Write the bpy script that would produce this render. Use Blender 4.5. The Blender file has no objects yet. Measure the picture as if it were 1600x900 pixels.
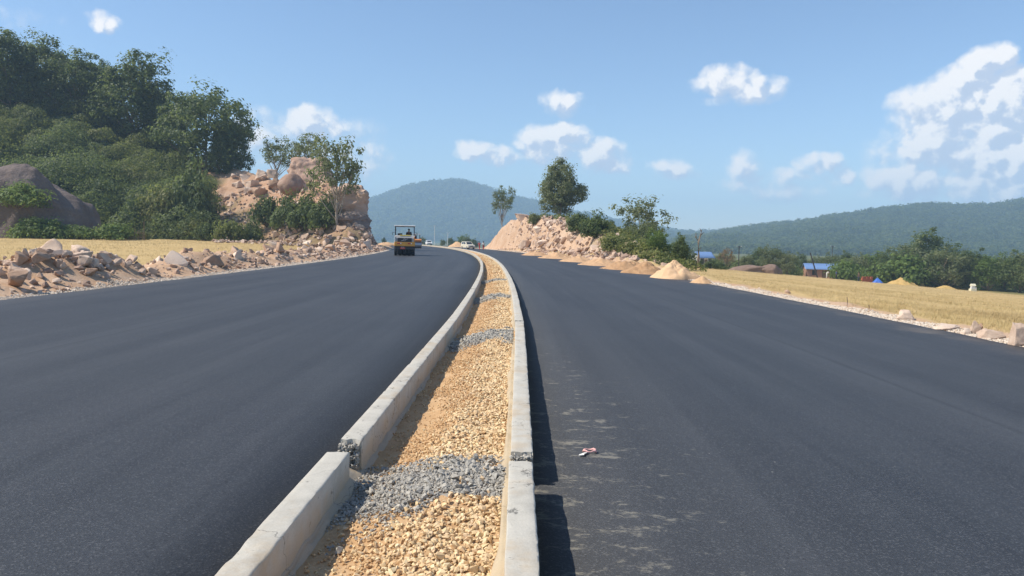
import bpy, bmesh, math, random
import numpy as np
from mathutils import Vector, Matrix, Euler

scene = bpy.context.scene
COL = scene.collection
R = math.radians

# ------------------------------------------------------------------ camera
FPX, PW, PH = 1155.0, 1600.0, 900.0
CAM_Z, PITCH, ROLL = 1.5, 3.57, 1.25
cam_data = bpy.data.cameras.new('camera')
cam_data.sensor_width = 36.0
cam_data.lens = FPX / PW * 36.0
cam_data.clip_start = 0.05
cam_data.clip_end = 12000
cam = bpy.data.objects.new('camera', cam_data)
COL.objects.link(cam)
CAM_ROT = Matrix.Rotation(R(90 - PITCH), 3, 'X') @ Matrix.Rotation(R(ROLL), 3, 'Z')
cam.location = (0, 0, CAM_Z)
cam.rotation_euler = CAM_ROT.to_euler()
scene.camera = cam

# ------------------------------------------------------------------ light
SUN_EL, SUN_AZ = 48.0, 261.0          # azimuth clockwise from +Y (the view direction); the sun stands to the left
sun_dir = Vector((math.sin(R(SUN_AZ)) * math.cos(R(SUN_EL)), math.cos(R(SUN_AZ)) * math.cos(R(SUN_EL)), math.sin(R(SUN_EL))))
sd = bpy.data.lights.new('sun', 'SUN')
sd.energy = 5.0
sd.angle = R(0.53)
sd.color = (1.0, 0.92, 0.79)
sun = bpy.data.objects.new('sun', sd)
COL.objects.link(sun)
sun.rotation_euler = sun_dir.to_track_quat('Z', 'Y').to_euler()
sun.location = (-40, -10, 60)

scene.view_settings.view_transform = 'Standard'
scene.view_settings.look = 'None'
scene.view_settings.gamma = 1.0
scene.view_settings.exposure = 0.34
try:
    scene.view_settings.use_curve_mapping = False
except Exception:
    pass
scene.render.engine = 'CYCLES'
scene.cycles.use_denoising = True
scene.cycles.max_bounces = 6
scene.cycles.diffuse_bounces = 3
scene.cycles.glossy_bounces = 2
scene.cycles.transmission_bounces = 4
scene.cycles.volume_bounces = 1
scene.cycles.transparent_max_bounces = 8
scene.cycles.sample_clamp_indirect = 4.0


def pix_dir(px, py):
    """direction of the ray through a pixel of the 1600x900 photograph"""
    v = Vector(((px - PW / 2) / FPX, -(py - PH / 2) / FPX, -1.0))
    return CAM_ROT @ v


def at(px, py, Y):
    d = pix_dir(px, py)
    k = Y / d.y
    return Vector((d.x * k, Y, CAM_Z + d.z * k))


# ---- node helpers
def N(nt, typ, **kw):
    n = nt.nodes.new(typ)
    for k, v in kw.items():
        if k.startswith('in_'):
            key = k[3:]
            n.inputs[int(key) if key.isdigit() else key.replace('_', ' ')].default_value = v
        else:
            setattr(n, k, v)
    return n


def link(nt, a, b):
    nt.links.new(a, b)


def math_node(nt, op, a, b=None, clamp=False):
    n = nt.nodes.new('ShaderNodeMath')
    n.operation = op
    n.use_clamp = clamp
    for i, v in enumerate((a, b)):
        if v is None:
            continue
        if isinstance(v, (int, float)):
            n.inputs[i].default_value = v
        else:
            nt.links.new(v, n.inputs[i])
    return n.outputs[0]


def smooth(nt, x, lo, hi, to0=0.0, to1=1.0):
    n = nt.nodes.new('ShaderNodeMapRange')
    n.interpolation_type = 'SMOOTHSTEP'
    nt.links.new(x, n.inputs[0])
    n.inputs[1].default_value = lo
    n.inputs[2].default_value = hi
    n.inputs[3].default_value = to0
    n.inputs[4].default_value = to1
    return n.outputs[0]


# ------------------------------------------------------------------ sky and clouds (world)
world = bpy.data.worlds.new('World')
scene.world = world
world.use_nodes = True
wn = world.node_tree
wn.nodes.clear()
sky = N(wn, 'ShaderNodeTexSky', sky_type='NISHITA', sun_disc=False)
sky.sun_elevation = R(SUN_EL)
sky.sun_rotation = R(SUN_AZ)
sky.altitude = 60
sky.air_density = 1.0
sky.dust_density = 0.25
sky.ozone_density = 4.0
SKY_STRENGTH = 0.13

# every cloud is a heap of soft lobes in the sky: (photo x, photo y, half width, half height, weight)
LOBES = [
    (163, 37, 24, 12, .62), (150, 40, 16, 8, .4), (15, 25, 60, 14, .22),
    (880, 160, 30, 17, .72), (898, 168, 20, 10, .5),
    (1136, 124, 34, 20, .85), (1175, 142, 38, 18, .75), (1108, 132, 32, 12, .6), (1125, 158, 30, 10, .35),
    (738, 235, 24, 15, .8), (778, 246, 30, 13, .7),
    (845, 225, 34, 26, .9), (882, 218, 34, 26, .95), (930, 240, 36, 20, .8), (962, 255, 18, 20, .62), (900, 255, 70, 16, .4),
    (488, 190, 34, 24, .95), (515, 200, 24, 16, .7), (405, 215, 44, 38, .52), (560, 240, 48, 44, .45), (478, 235, 60, 30, .45), (380, 250, 60, 30, .4),
    (1545, 100, 24, 22, 1.05), (1520, 135, 40, 24, 1.05), (1480, 160, 52, 22, .95), (1575, 150, 52, 30, 1.1), (1600, 175, 60, 34, 1.0),
    (1450, 170, 30, 14, .7), (1450, 222, 32, 38, .9), (1550, 225, 34, 46, .95), (1600, 240, 64, 70, .92), (1505, 235, 90, 75, .72),
    (1440, 282, 66, 24, .8), (1400, 292, 46, 16, .6), (1500, 288, 70, 32, .72), (1585, 282, 44, 30, .6),
    (1050, 266, 34, 15, .62), (1025, 262, 16, 9, .5), (1165, 262, 22, 26, .62), (1275, 256, 30, 15, .75), (1315, 272, 20, 10, .6),
    (1210, 288, 70, 20, .55), (1260, 275, 60, 16, .55),
    # clouds of the same kind outside the frame
    (1720, 170, 90, 50, 1.0), (1850, 250, 120, 40, .8), (2050, 130, 70, 30, .8), (-160, 190, 80, 40, .8), (-330, 90, 60, 24, .7), (-420, 260, 110, 40, .8),
]


def cloud_group():
    g = bpy.data.node_groups.new('cloud_density', 'ShaderNodeTree')
    g.interface.new_socket('Vector', in_out='INPUT', socket_type='NodeSocketVector')
    g.interface.new_socket('Density', in_out='OUTPUT', socket_type='NodeSocketFloat')
    g.interface.new_socket('Body', in_out='OUTPUT', socket_type='NodeSocketFloat')
    gi = g.nodes.new('NodeGroupInput')
    go = g.nodes.new('NodeGroupOutput')
    vec = gi.outputs[0]
    # gentle warp so that no lobe reads as an ellipse
    w = N(g, 'ShaderNodeTexNoise', noise_dimensions='3D', in_Scale=18.0, in_Detail=5.0, in_Roughness=.6)
    link(g, vec, w.inputs['Vector'])
    ws = N(g, 'ShaderNodeVectorMath', operation='SUBTRACT')
    link(g, w.outputs['Color'], ws.inputs[0])
    ws.inputs[1].default_value = (.5, .5, .5)
    wm = N(g, 'ShaderNodeVectorMath', operation='MULTIPLY')
    link(g, ws.outputs[0], wm.inputs[0])
    wm.inputs[1].default_value = (.05, .032, 0)
    wa = N(g, 'ShaderNodeVectorMath', operation='ADD')
    link(g, vec, wa.inputs[0])
    link(g, wm.outputs[0], wa.inputs[1])
    total = None
    for (px, py, rx, ry, wt) in LOBES:
        d = pix_dir(px, py).normalized()
        az, el = math.atan2(d.x, d.y), math.asin(d.z)
        kx, ky = FPX / (rx * 1.55), FPX / (ry * 1.5)
        m = N(g, 'ShaderNodeVectorMath', operation='MULTIPLY_ADD')
        link(g, wa.outputs[0], m.inputs[0])
        m.inputs[1].default_value = (kx, ky, 0)
        m.inputs[2].default_value = (-az * kx, -el * ky, 0)
        l = N(g, 'ShaderNodeVectorMath', operation='DOT_PRODUCT')
        link(g, m.outputs[0], l.inputs[0])
        link(g, m.outputs[0], l.inputs[1])
        f = N(g, 'ShaderNodeMath', operation='MULTIPLY_ADD')
        link(g, l.outputs['Value'], f.inputs[0])
        f.inputs[1].default_value = -wt * 1.12
        f.inputs[2].default_value = wt * 1.12
        f = f.outputs[0]
        total = f if total is None else math_node(g, 'MAXIMUM', total, f)
    total = math_node(g, 'MAXIMUM', total, 0.0)
    n1 = N(g, 'ShaderNodeTexNoise', noise_dimensions='3D', in_Scale=30.0, in_Detail=7.0, in_Roughness=.6)
    n1.inputs['Distortion'].default_value = .2
    link(g, vec, n1.inputs['Vector'])
    v1 = N(g, 'ShaderNodeTexVoronoi', feature='F1', in_Scale=40.0)
    v1.inputs['Detail'].default_value = 1.0
    v1.inputs['Roughness'].default_value = .6
    link(g, wa.outputs[0], v1.inputs['Vector'])
    puff = math_node(g, 'SUBTRACT', .52, v1.outputs['Distance'])
    nz = math_node(g, 'ADD', math_node(g, 'MULTIPLY', math_node(g, 'SUBTRACT', n1.outputs['Fac'], .5), 1.35), math_node(g, 'MULTIPLY', puff, .55))
    body = math_node(g, 'ADD', total, math_node(g, 'MULTIPLY', nz, math_node(g, 'ADD', math_node(g, 'MULTIPLY', total, .85), .14)))
    link(g, body, go.inputs['Body'])
    link(g, smooth(g, body, .10, .62), go.inputs['Density'])
    return g


CG = cloud_group()
tc = N(wn, 'ShaderNodeTexCoord')
sep = N(wn, 'ShaderNodeSeparateXYZ')
link(wn, tc.outputs['Generated'], sep.inputs[0])
az = math_node(wn, 'ARCTAN2', sep.outputs['X'], sep.outputs['Y'])
el = math_node(wn, 'ARCSINE', sep.outputs['Z'])
comb = N(wn, 'ShaderNodeCombineXYZ')
link(wn, az, comb.inputs[0])
link(wn, el, comb.inputs[1])
g1 = N(wn, 'ShaderNodeGroup', node_tree=CG)
link(wn, comb.outputs[0], g1.inputs[0])
sh = N(wn, 'ShaderNodeVectorMath', operation='ADD')
link(wn, comb.outputs[0], sh.inputs[0])
sh.inputs[1].default_value = (-.008, .010, 0)
g2 = N(wn, 'ShaderNodeGroup', node_tree=CG)
link(wn, sh.outputs[0], g2.inputs[0])
relief = math_node(wn, 'SUBTRACT', g1.outputs['Body'], g2.outputs['Body'])
lit = smooth(wn, relief, -.16, .2)
cmix = N(wn, 'ShaderNodeMix', data_type='RGBA')
link(wn, lit, cmix.inputs['Factor'])
cmix.inputs['A'].default_value = (.50, .56, .68, 1)
cmix.inputs['B'].default_value = (.98, .93, .88, 1)
bg_sky = N(wn, 'ShaderNodeBackground')
link(wn, sky.outputs[0], bg_sky.inputs['Color'])
bg_sky.inputs['Strength'].default_value = SKY_STRENGTH
bg_cl = N(wn, 'ShaderNodeBackground')
link(wn, cmix.outputs['Result'], bg_cl.inputs['Color'])
bg_cl.inputs['Strength'].default_value = 1.0
mixs = N(wn, 'ShaderNodeMixShader')
link(wn, math_node(wn, 'MULTIPLY', g1.outputs['Density'], .9), mixs.inputs[0])
link(wn, bg_sky.outputs[0], mixs.inputs[1])
link(wn, bg_cl.outputs[0], mixs.inputs[2])
wo = N(wn, 'ShaderNodeOutputWorld')
link(wn, mixs.outputs[0], wo.inputs['Surface'])
world.cycles.sampling_method = 'MANUAL'
world.cycles.sample_map_resolution = 512


# ------------------------------------------------------------------ numpy noise
def _hash(ix, iy, iz, seed):
    h = (ix * 374761393 + iy * 668265263 + iz * 1274126177 + seed * 974634777) & 0xffffffff
    h = ((h ^ (h >> 13)) * 1103515245) & 0xffffffff
    h = ((h ^ (h >> 16)) * 2246822519) & 0xffffffff
    return ((h ^ (h >> 15)) & 0xffff) / 65535.0


def vnoise(x, y, z=None, seed=0):
    x = np.asarray(x, float)
    y = np.asarray(y, float)
    z = np.zeros_like(x) if z is None else np.asarray(z, float)
    xi, yi, zi = [np.floor(v).astype(np.int64) for v in (x, y, z)]
    xf, yf, zf = x - xi, y - yi, z - zi
    u, v, w = [t * t * (3 - 2 * t) for t in (xf, yf, zf)]
    out = 0
    for dx in (0, 1):
        for dy in (0, 1):
            for dz in (0, 1):
                c = _hash(xi + dx, yi + dy, zi + dz, seed)
                out = out + c * (u if dx else 1 - u) * (v if dy else 1 - v) * (w if dz else 1 - w)
    return out * 2 - 1


def fbm(x, y, z=None, oct=4, seed=0):
    a, s, f = 1.0, 0.0, 1.0
    for i in range(oct):
        s = s + a * vnoise(np.asarray(x) * f, np.asarray(y) * f, None if z is None else np.asarray(z) * f, seed + i)
        a *= .5
        f *= 2.03
    return s


def sstep(x, a, b):
    t = np.clip((np.asarray(x, float) - a) / (b - a), 0, 1)
    return t * t * (3 - 2 * t)


# ------------------------------------------------------------------ object helpers
def tag(o, label=None, cat=None, group=None, kind=None):
    if label: o['label'] = label
    if cat: o['category'] = cat
    if group: o['group'] = group
    if kind: o['kind'] = kind
    return o


def link_obj(name, data, parent=None):
    o = bpy.data.objects.new(name, data)
    COL.objects.link(o)
    if parent is not None:
        o.parent = parent
    return o


def empty(name, loc=(0, 0, 0), rz=0.0):
    o = bpy.data.objects.new(name, None)
    COL.objects.link(o)
    o.empty_display_size = .2
    o.location = loc
    o.rotation_euler = (0, 0, rz)
    return o


def np_mesh(name, V, F, mat=None, smooth=False):
    V = np.asarray(V, np.float32)
    F = np.asarray(F, np.int32)
    me = bpy.data.meshes.new(name)
    k = F.shape[1]
    me.vertices.add(len(V))
    me.vertices.foreach_set('co', V.ravel())
    me.loops.add(F.size)
    me.loops.foreach_set('vertex_index', F.ravel())
    me.polygons.add(len(F))
    me.polygons.foreach_set('loop_start', np.arange(0, F.size, k, dtype=np.int32))
    me.polygons.foreach_set('loop_total', np.full(len(F), k, np.int32))
    me.update(calc_edges=True)
    me.polygons.foreach_set('use_smooth', np.full(len(F), bool(smooth)))
    if mat is not None:
        me.materials.append(mat)
    return me


def grid_faces(nr, nc):
    i = np.arange(nr * nc).reshape(nr, nc)
    return np.stack([i[:-1, :-1], i[:-1, 1:], i[1:, 1:], i[1:, :-1]], -1).reshape(-1, 4)


def set_uv(me, U):
    """U per vertex (n,2)"""
    uv = me.uv_layers.new(name='UVMap')
    li = np.empty(len(me.loops), np.int32)
    me.loops.foreach_get('vertex_index', li)
    uv.data.foreach_set('uv', np.asarray(U, np.float32)[li].ravel())


def set_col(me, C, name='zone'):
    a = me.color_attributes.new(name, 'FLOAT_COLOR', 'POINT')
    C = np.asarray(C, np.float32)
    if C.shape[1] == 3:
        C = np.concatenate([C, np.ones((len(C), 1), np.float32)], 1)
    a.data.foreach_set('color', C.ravel())


class MB:
    """collects boxes, tubes and sheets into one mesh"""
    def __init__(s):
        s.bm = bmesh.new()

    def box(s, c, size, rot=(0, 0, 0), bevel=0.0, taper=None):
        t = bmesh.new()
        bmesh.ops.create_cube(t, size=1.0)
        for v in t.verts:
            v.co = Vector((v.co.x * size[0], v.co.y * size[1], v.co.z * size[2]))
            if taper and v.co.z > 0:
                v.co.x *= taper[0]
                v.co.y *= taper[1]
        if bevel:
            bmesh.ops.bevel(t, geom=list(t.edges), offset=bevel, segments=2, affect='EDGES', profile=.5)
        M = Matrix.Translation(c) @ Euler(rot).to_matrix().to_4x4()
        s.merge(t, M)
        return s

    def merge(s, t, M):
        m = {}
        for v in t.verts:
            m[v] = s.bm.verts.new(M @ v.co)
        for f in t.faces:
            try:
                s.bm.faces.new([m[v] for v in f.verts])
            except ValueError:
                pass
        t.free()

    def tube(s, pts, rad, seg=8, caps=True):
        pts = [Vector(p) for p in pts]
        if isinstance(rad, (int, float)):
            rad = [rad] * len(pts)
        rings = []
        for i, p in enumerate(pts):
            d = (pts[min(i + 1, len(pts) - 1)] - pts[max(i - 1, 0)]).normalized()
            a = d.cross(Vector((0, 0, 1)))
            if a.length < .05:
                a = d.cross(Vector((1, 0, 0)))
            a.normalize()
            b = d.cross(a).normalized()
            rings.append([s.bm.verts.new(p + (a * math.cos(2 * math.pi * k / seg) + b * math.sin(2 * math.pi * k / seg)) * rad[i]) for k in range(seg)])
        for i in range(len(rings) - 1):
            for k in range(seg):
                s.bm.faces.new([rings[i][k], rings[i][(k + 1) % seg], rings[i + 1][(k + 1) % seg], rings[i + 1][k]])
        if caps:
            s.bm.faces.new(rings[0][::-1])
            s.bm.faces.new(rings[-1])
        return s

    def prism(s, poly, x0, x1, axis='x'):
        """extrude a (y,z) outline between x0 and x1"""
        A = [s.bm.verts.new((x0, p[0], p[1])) for p in poly]
        B = [s.bm.verts.new((x1, p[0], p[1])) for p in poly]
        n = len(poly)
        s.bm.faces.new(A[::-1])
        s.bm.faces.new(B)
        for i in range(n):
            s.bm.faces.new([A[i], A[(i + 1) % n], B[(i + 1) % n], B[i]])
        return s

    def mesh(s, name, mat, smooth=False):
        bmesh.ops.recalc_face_normals(s.bm, faces=list(s.bm.faces))
        me = bpy.data.meshes.new(name)
        s.bm.to_mesh(me)
        s.bm.free()
        me.materials.append(mat)
        if smooth:
            me.polygons.foreach_set('use_smooth', np.ones(len(me.polygons), bool))
        return me

    def build(s, name, mat, parent=None, smooth=False):
        return link_obj(name, s.mesh(name, mat, smooth), parent)


# ------------------------------------------------------------------ materials
def new_mat(name):
    m = bpy.data.materials.new(name)
    m.use_nodes = True
    nt = m.node_tree
    nt.nodes.clear()
    out = nt.nodes.new('ShaderNodeOutputMaterial')
    return m, nt, out


def ramp(nt, fac, stops):
    r = nt.nodes.new('ShaderNodeValToRGB')
    e = r.color_ramp.elements
    while len(e) < len(stops):
        e.new(.5)
    for i, (p, c) in enumerate(stops):
        e[i].position = p
        e[i].color = (*c, 1)
    nt.links.new(fac, r.inputs[0])
    return r.outputs[0]


def mixc(nt, fac, a, b, blend='MIX'):
    n = nt.nodes.new('ShaderNodeMix')
    n.data_type = 'RGBA'
    n.blend_type = blend
    for key, v in (('Factor', fac), ('A', a), ('B', b)):
        if isinstance(v, (int, float)):
            n.inputs[key].default_value = v
        elif isinstance(v, tuple):
            n.inputs[key].default_value = (*v, 1)
        else:
            nt.links.new(v, n.inputs[key])
    return n.outputs['Result']


def noise(nt, scale, detail=4, rough=.55, vec=None, dist=0.0):
    n = N(nt, 'ShaderNodeTexNoise', in_Scale=scale, in_Detail=detail, in_Roughness=rough)
    n.inputs['Distortion'].default_value = dist
    if vec is not None:
        nt.links.new(vec, n.inputs['Vector'])
    return n.outputs['Fac']


def pos(nt):
    return nt.nodes.new('ShaderNodeNewGeometry').outputs['Position']


def objcoord(nt):
    """object space shifted by the object's own random number, so copies differ"""
    t = nt.nodes.new('ShaderNodeTexCoord').outputs['Object']
    r = nt.nodes.new('ShaderNodeObjectInfo').outputs['Random']
    s = math_node(nt, 'MULTIPLY', r, 37.0)
    v = nt.nodes.new('ShaderNodeVectorMath')
    v.operation = 'ADD'
    nt.links.new(t, v.inputs[0])
    nt.links.new(s, v.inputs[1])
    return v.outputs[0]


def bump(nt, height, strength, dist=.01, normal=None):
    b = nt.nodes.new('ShaderNodeBump')
    b.inputs['Strength'].default_value = strength
    b.inputs['Distance'].default_value = dist
    nt.links.new(height, b.inputs['Height'])
    if normal is not None:
        nt.links.new(normal, b.inputs['Normal'])
    return b.outputs[0]


def principled(nt, out, color, rough=.8, spec=.3, normal=None, metallic=0.0):
    p = nt.nodes.new('ShaderNodeBsdfPrincipled')
    for key, v in (('Base Color', color), ('Roughness', rough), ('Metallic', metallic), ('Specular IOR Level', spec)):
        if isinstance(v, tuple):
            p.inputs[key].default_value = (*v, 1)
        elif isinstance(v, (int, float)):
            p.inputs[key].default_value = v
        else:
            nt.links.new(v, p.inputs[key])
    if normal is not None:
        nt.links.new(normal, p.inputs['Normal'])
    nt.links.new(p.outputs[0], out.inputs['Surface'])
    return p


def plain(name, color, rough=.6, spec=.3, metallic=0.0, var=.18, scale=3.0):
    m, nt, out = new_mat(name)
    f = noise(nt, scale, 5, .6, objcoord(nt))
    c = mixc(nt, f, tuple(x * (1 - var) for x in color), tuple(min(1, x * (1 + var)) for x in color))
    principled(nt, out, c, rough, spec, None, metallic)
    return m


def stone_mat(name, a, b, c, scale=1.2, bmp=.5, bdist=.05, rough=.9):
    m, nt, out = new_mat(name)
    oc = objcoord(nt)
    f = noise(nt, scale, 7, .62, oc, .3)
    col = ramp(nt, f, [(.3, a), (.52, b), (.72, c)])
    oi = nt.nodes.new('ShaderNodeObjectInfo').outputs['Random']
    col = mixc(nt, .5, col, ramp(nt, oi, [(0, tuple(x * .7 for x in a)), (.5, b), (1, tuple(min(1, x * 1.12) for x in c))]))
    f2 = noise(nt, scale * 5, 6, .65, oc)
    nrm = bump(nt, f2, bmp, bdist)
    principled(nt, out, col, rough, .2, nrm)
    return m


def island_mat(name, cols, rough=.85, bmp=0.0, scale=30, patch=.35):
    """colour changes from piece to piece inside one mesh"""
    m, nt, out = new_mat(name)
    g = nt.nodes.new('ShaderNodeNewGeometry')
    rnd = g.outputs['Random Per Island']
    n = len(cols)
    col = ramp(nt, rnd, [(i / (n - 1), c) for i, c in enumerate(cols)])
    f = noise(nt, scale, 4, .6, g.outputs['Position'])
    col = mixc(nt, patch, col, ramp(nt, f, [(.3, tuple(x * .55 for x in cols[0])), (.7, cols[-1])]))
    nrm = bump(nt, f, bmp, .01) if bmp else None
    principled(nt, out, col, rough, .2, nrm)
    return m


def leaf_mat(name, dark, mid, light, trans=.5, patch_scale=.35):
    m, nt, out = new_mat(name)
    g = nt.nodes.new('ShaderNodeNewGeometry')
    oi = nt.nodes.new('ShaderNodeObjectInfo').outputs['Random']
    v = nt.nodes.new('ShaderNodeVectorMath')
    v.operation = 'ADD'
    nt.links.new(g.outputs['Position'], v.inputs[0])
    nt.links.new(math_node(nt, 'MULTIPLY', oi, 50), v.inputs[1])
    f = noise(nt, patch_scale, 3, .6, v.outputs[0])
    r = g.outputs['Random Per Island']
    k = math_node(nt, 'ADD', math_node(nt, 'MULTIPLY', f, .6), math_node(nt, 'MULTIPLY', r, .4))
    k = math_node(nt, 'ADD', k, math_node(nt, 'MULTIPLY', math_node(nt, 'SUBTRACT', oi, .5), .16))
    col = ramp(nt, k, [(.25, dark), (.5, mid), (.78, light)])
    d = nt.nodes.new('ShaderNodeBsdfPrincipled')
    d.inputs['Roughness'].default_value = .55
    d.inputs['Specular IOR Level'].default_value = .35
    nt.links.new(col, d.inputs['Base Color'])
    t = nt.nodes.new('ShaderNodeBsdfTranslucent')
    nt.links.new(mixc(nt, .45, col, (.30, .36, .10), 'MIX'), t.inputs['Color'])
    mx = nt.nodes.new('ShaderNodeMixShader')
    mx.inputs[0].default_value = trans
    nt.links.new(d.outputs[0], mx.inputs[1])
    nt.links.new(t.outputs[0], mx.inputs[2])
    nt.links.new(mx.outputs[0], out.inputs['Surface'])
    return m


M = {}
M['leaf'] = leaf_mat('leaf', (.030, .056, .018), (.082, .122, .038), (.165, .205, .074))
M['leaf_bright'] = leaf_mat('leaf_bright', (.055, .10, .018), (.12, .19, .04), (.20, .27, .075))
M['leaf_dusty'] = leaf_mat('leaf_dusty', (.060, .090, .036), (.140, .168, .074), (.245, .255, .13))
M['leaf_scrub'] = leaf_mat('leaf_scrub', (.050, .078, .018), (.150, .172, .044), (.30, .275, .10), patch_scale=.2)
M['leaf_dry'] = leaf_mat('leaf_dry', (.13, .075, .045), (.20, .12, .075), (.26, .17, .10))
M['leaf_far'] = leaf_mat('leaf_far', (.030, .055, .020), (.070, .105, .040), (.13, .16, .065), patch_scale=.012)
M['bark'] = plain('bark', (.19, .155, .12), .9, .1, var=.4, scale=4)
M['bark_pale'] = plain('bark_pale', (.33, .29, .24), .9, .1, var=.35, scale=4)
M['rock'] = stone_mat('rock', (.29, .185, .125), (.43, .29, .205), (.56, .415, .315), 1.4)
M['rock_pale'] = stone_mat('rock_pale', (.47, .325, .235), (.60, .455, .35), (.70, .575, .47), 1.6)
M['rock_grey'] = stone_mat('rock_grey', (.075, .058, .055), (.15, .118, .108), (.36, .285, .24), .3, 1.0, .35)
M['rock_cliff'] = stone_mat('rock_cliff', (.26, .16, .115), (.42, .28, .21), (.56, .42, .33), .45, .8, .15)
M['bank'] = stone_mat('bank_earth', (.13, .085, .065), (.22, .15, .115), (.32, .235, .18), 1.2, .8, .12)
M['sand'] = stone_mat('sand', (.46, .29, .16), (.54, .35, .20), (.62, .42, .26), 4.0, .5, .03)
M['soil'] = stone_mat('soil', (.36, .205, .105), (.45, .275, .15), (.53, .35, .21), 3.0, .7, .05)
M['grain'] = stone_mat('grain', (.42, .28, .10), (.50, .34, .13), (.56, .40, .17), 4.0, .4, .03)
M['gravel'] = island_mat('gravel', [(.58, .37, .18), (.72, .51, .27), (.68, .47, .29), (.80, .62, .36), (.82, .68, .44)], .85, .25, 40)
M['gravel_earth'] = island_mat('gravel_earth', [(.46, .27, .125), (.60, .38, .19), (.66, .46, .26)], .9, .25, 40)
M['edge_gravel'] = island_mat('edge_gravel', [(.50, .38, .27), (.62, .50, .38), (.72, .62, .50), (.66, .60, .53)], .9)
M['cement_bits'] = island_mat('cement_bits', [(.25, .24, .22), (.34, .325, .295), (.41, .39, .35), (.52, .47, .39)], .9, .3, 60)
M['rubble'] = island_mat('rubble', [(.24, .145, .105), (.40, .265, .195), (.52, .38, .29), (.64, .51, .41)], .9, .4, 2.0)
M['straw'] = island_mat('straw', [(.46, .34, .165), (.56, .42, .215), (.62, .48, .26), (.50, .41, .20)], .8, 0, .16, .5)
M['grass'] = island_mat('grass', [(.06, .09, .02), (.12, .14, .04), (.20, .19, .07)], .8, 0, .4)


def concrete(name, base, dark, seed=0.0):
    m, nt, out = new_mat(name)
    p = pos(nt)
    f = noise(nt, 5, 8, .65, p)
    fine = noise(nt, 90, 5, .7, p)
    col = ramp(nt, f, [(.25, tuple(x * .78 for x in base)), (.5, base), (.75, tuple(min(1, x * 1.16) for x in base))])
    col = mixc(nt, .3, col, ramp(nt, fine, [(.3, tuple(x * .6 for x in base)), (.65, tuple(min(1, x * 1.15) for x in base))]))
    blot = smooth(nt, noise(nt, 9, 6, .7, p, .6), .615, .67)
    col = mixc(nt, math_node(nt, 'MULTIPLY', blot, .8), col, dark)
    rusty = smooth(nt, noise(nt, 2.1, 5, .65, p), .50, .68)
    col = mixc(nt, math_node(nt, 'MULTIPLY', rusty, .45), col, (.40, .29, .17))
    # warm light bounced off the sunlit gravel, painted into the lower concrete
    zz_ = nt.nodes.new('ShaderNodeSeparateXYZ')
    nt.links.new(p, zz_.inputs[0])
    bounce_tint = smooth(nt, math_node(nt, 'ADD', math_node(nt, 'MULTIPLY', zz_.outputs[2], -2.2), noise(nt, 4.0, 5, .65, p)), .12, .5)
    col = mixc(nt, math_node(nt, 'MULTIPLY', bounce_tint, .6), col, (.50, .385, .25))
    # cracks
    vo = N(nt, 'ShaderNodeTexVoronoi', feature='DISTANCE_TO_EDGE', in_Scale=1.1)
    wv = nt.nodes.new('ShaderNodeVectorMath')
    wv.operation = 'ADD'
    nt.links.new(p, wv.inputs[0])
    nn = N(nt, 'ShaderNodeTexNoise', in_Scale=7.0, in_Detail=6.0)
    nt.links.new(p, nn.inputs['Vector'])
    sc = nt.nodes.new('ShaderNodeVectorMath')
    sc.operation = 'SCALE'
    sc.inputs['Scale'].default_value = .25
    nt.links.new(nn.outputs['Color'], sc.inputs[0])
    nt.links.new(sc.outputs[0], wv.inputs[1])
    nt.links.new(wv.outputs[0], vo.inputs['Vector'])
    crack = smooth(nt, vo.outputs['Distance'], .0035, .0)
    col = mixc(nt, math_node(nt, 'MULTIPLY', crack, .75), col, tuple(x * .45 for x in dark))
    nrm = bump(nt, fine, .35, .004, bump(nt, f, .5, .012))
    principled(nt, out, col, .88, .2, nrm)
    return m


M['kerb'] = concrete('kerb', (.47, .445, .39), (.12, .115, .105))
M['mortar'] = concrete('mortar', (.30, .285, .26), (.16, .155, .145))
M['haunch'] = concrete('haunch', (.44, .36, .25), (.2, .17, .12))


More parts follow.
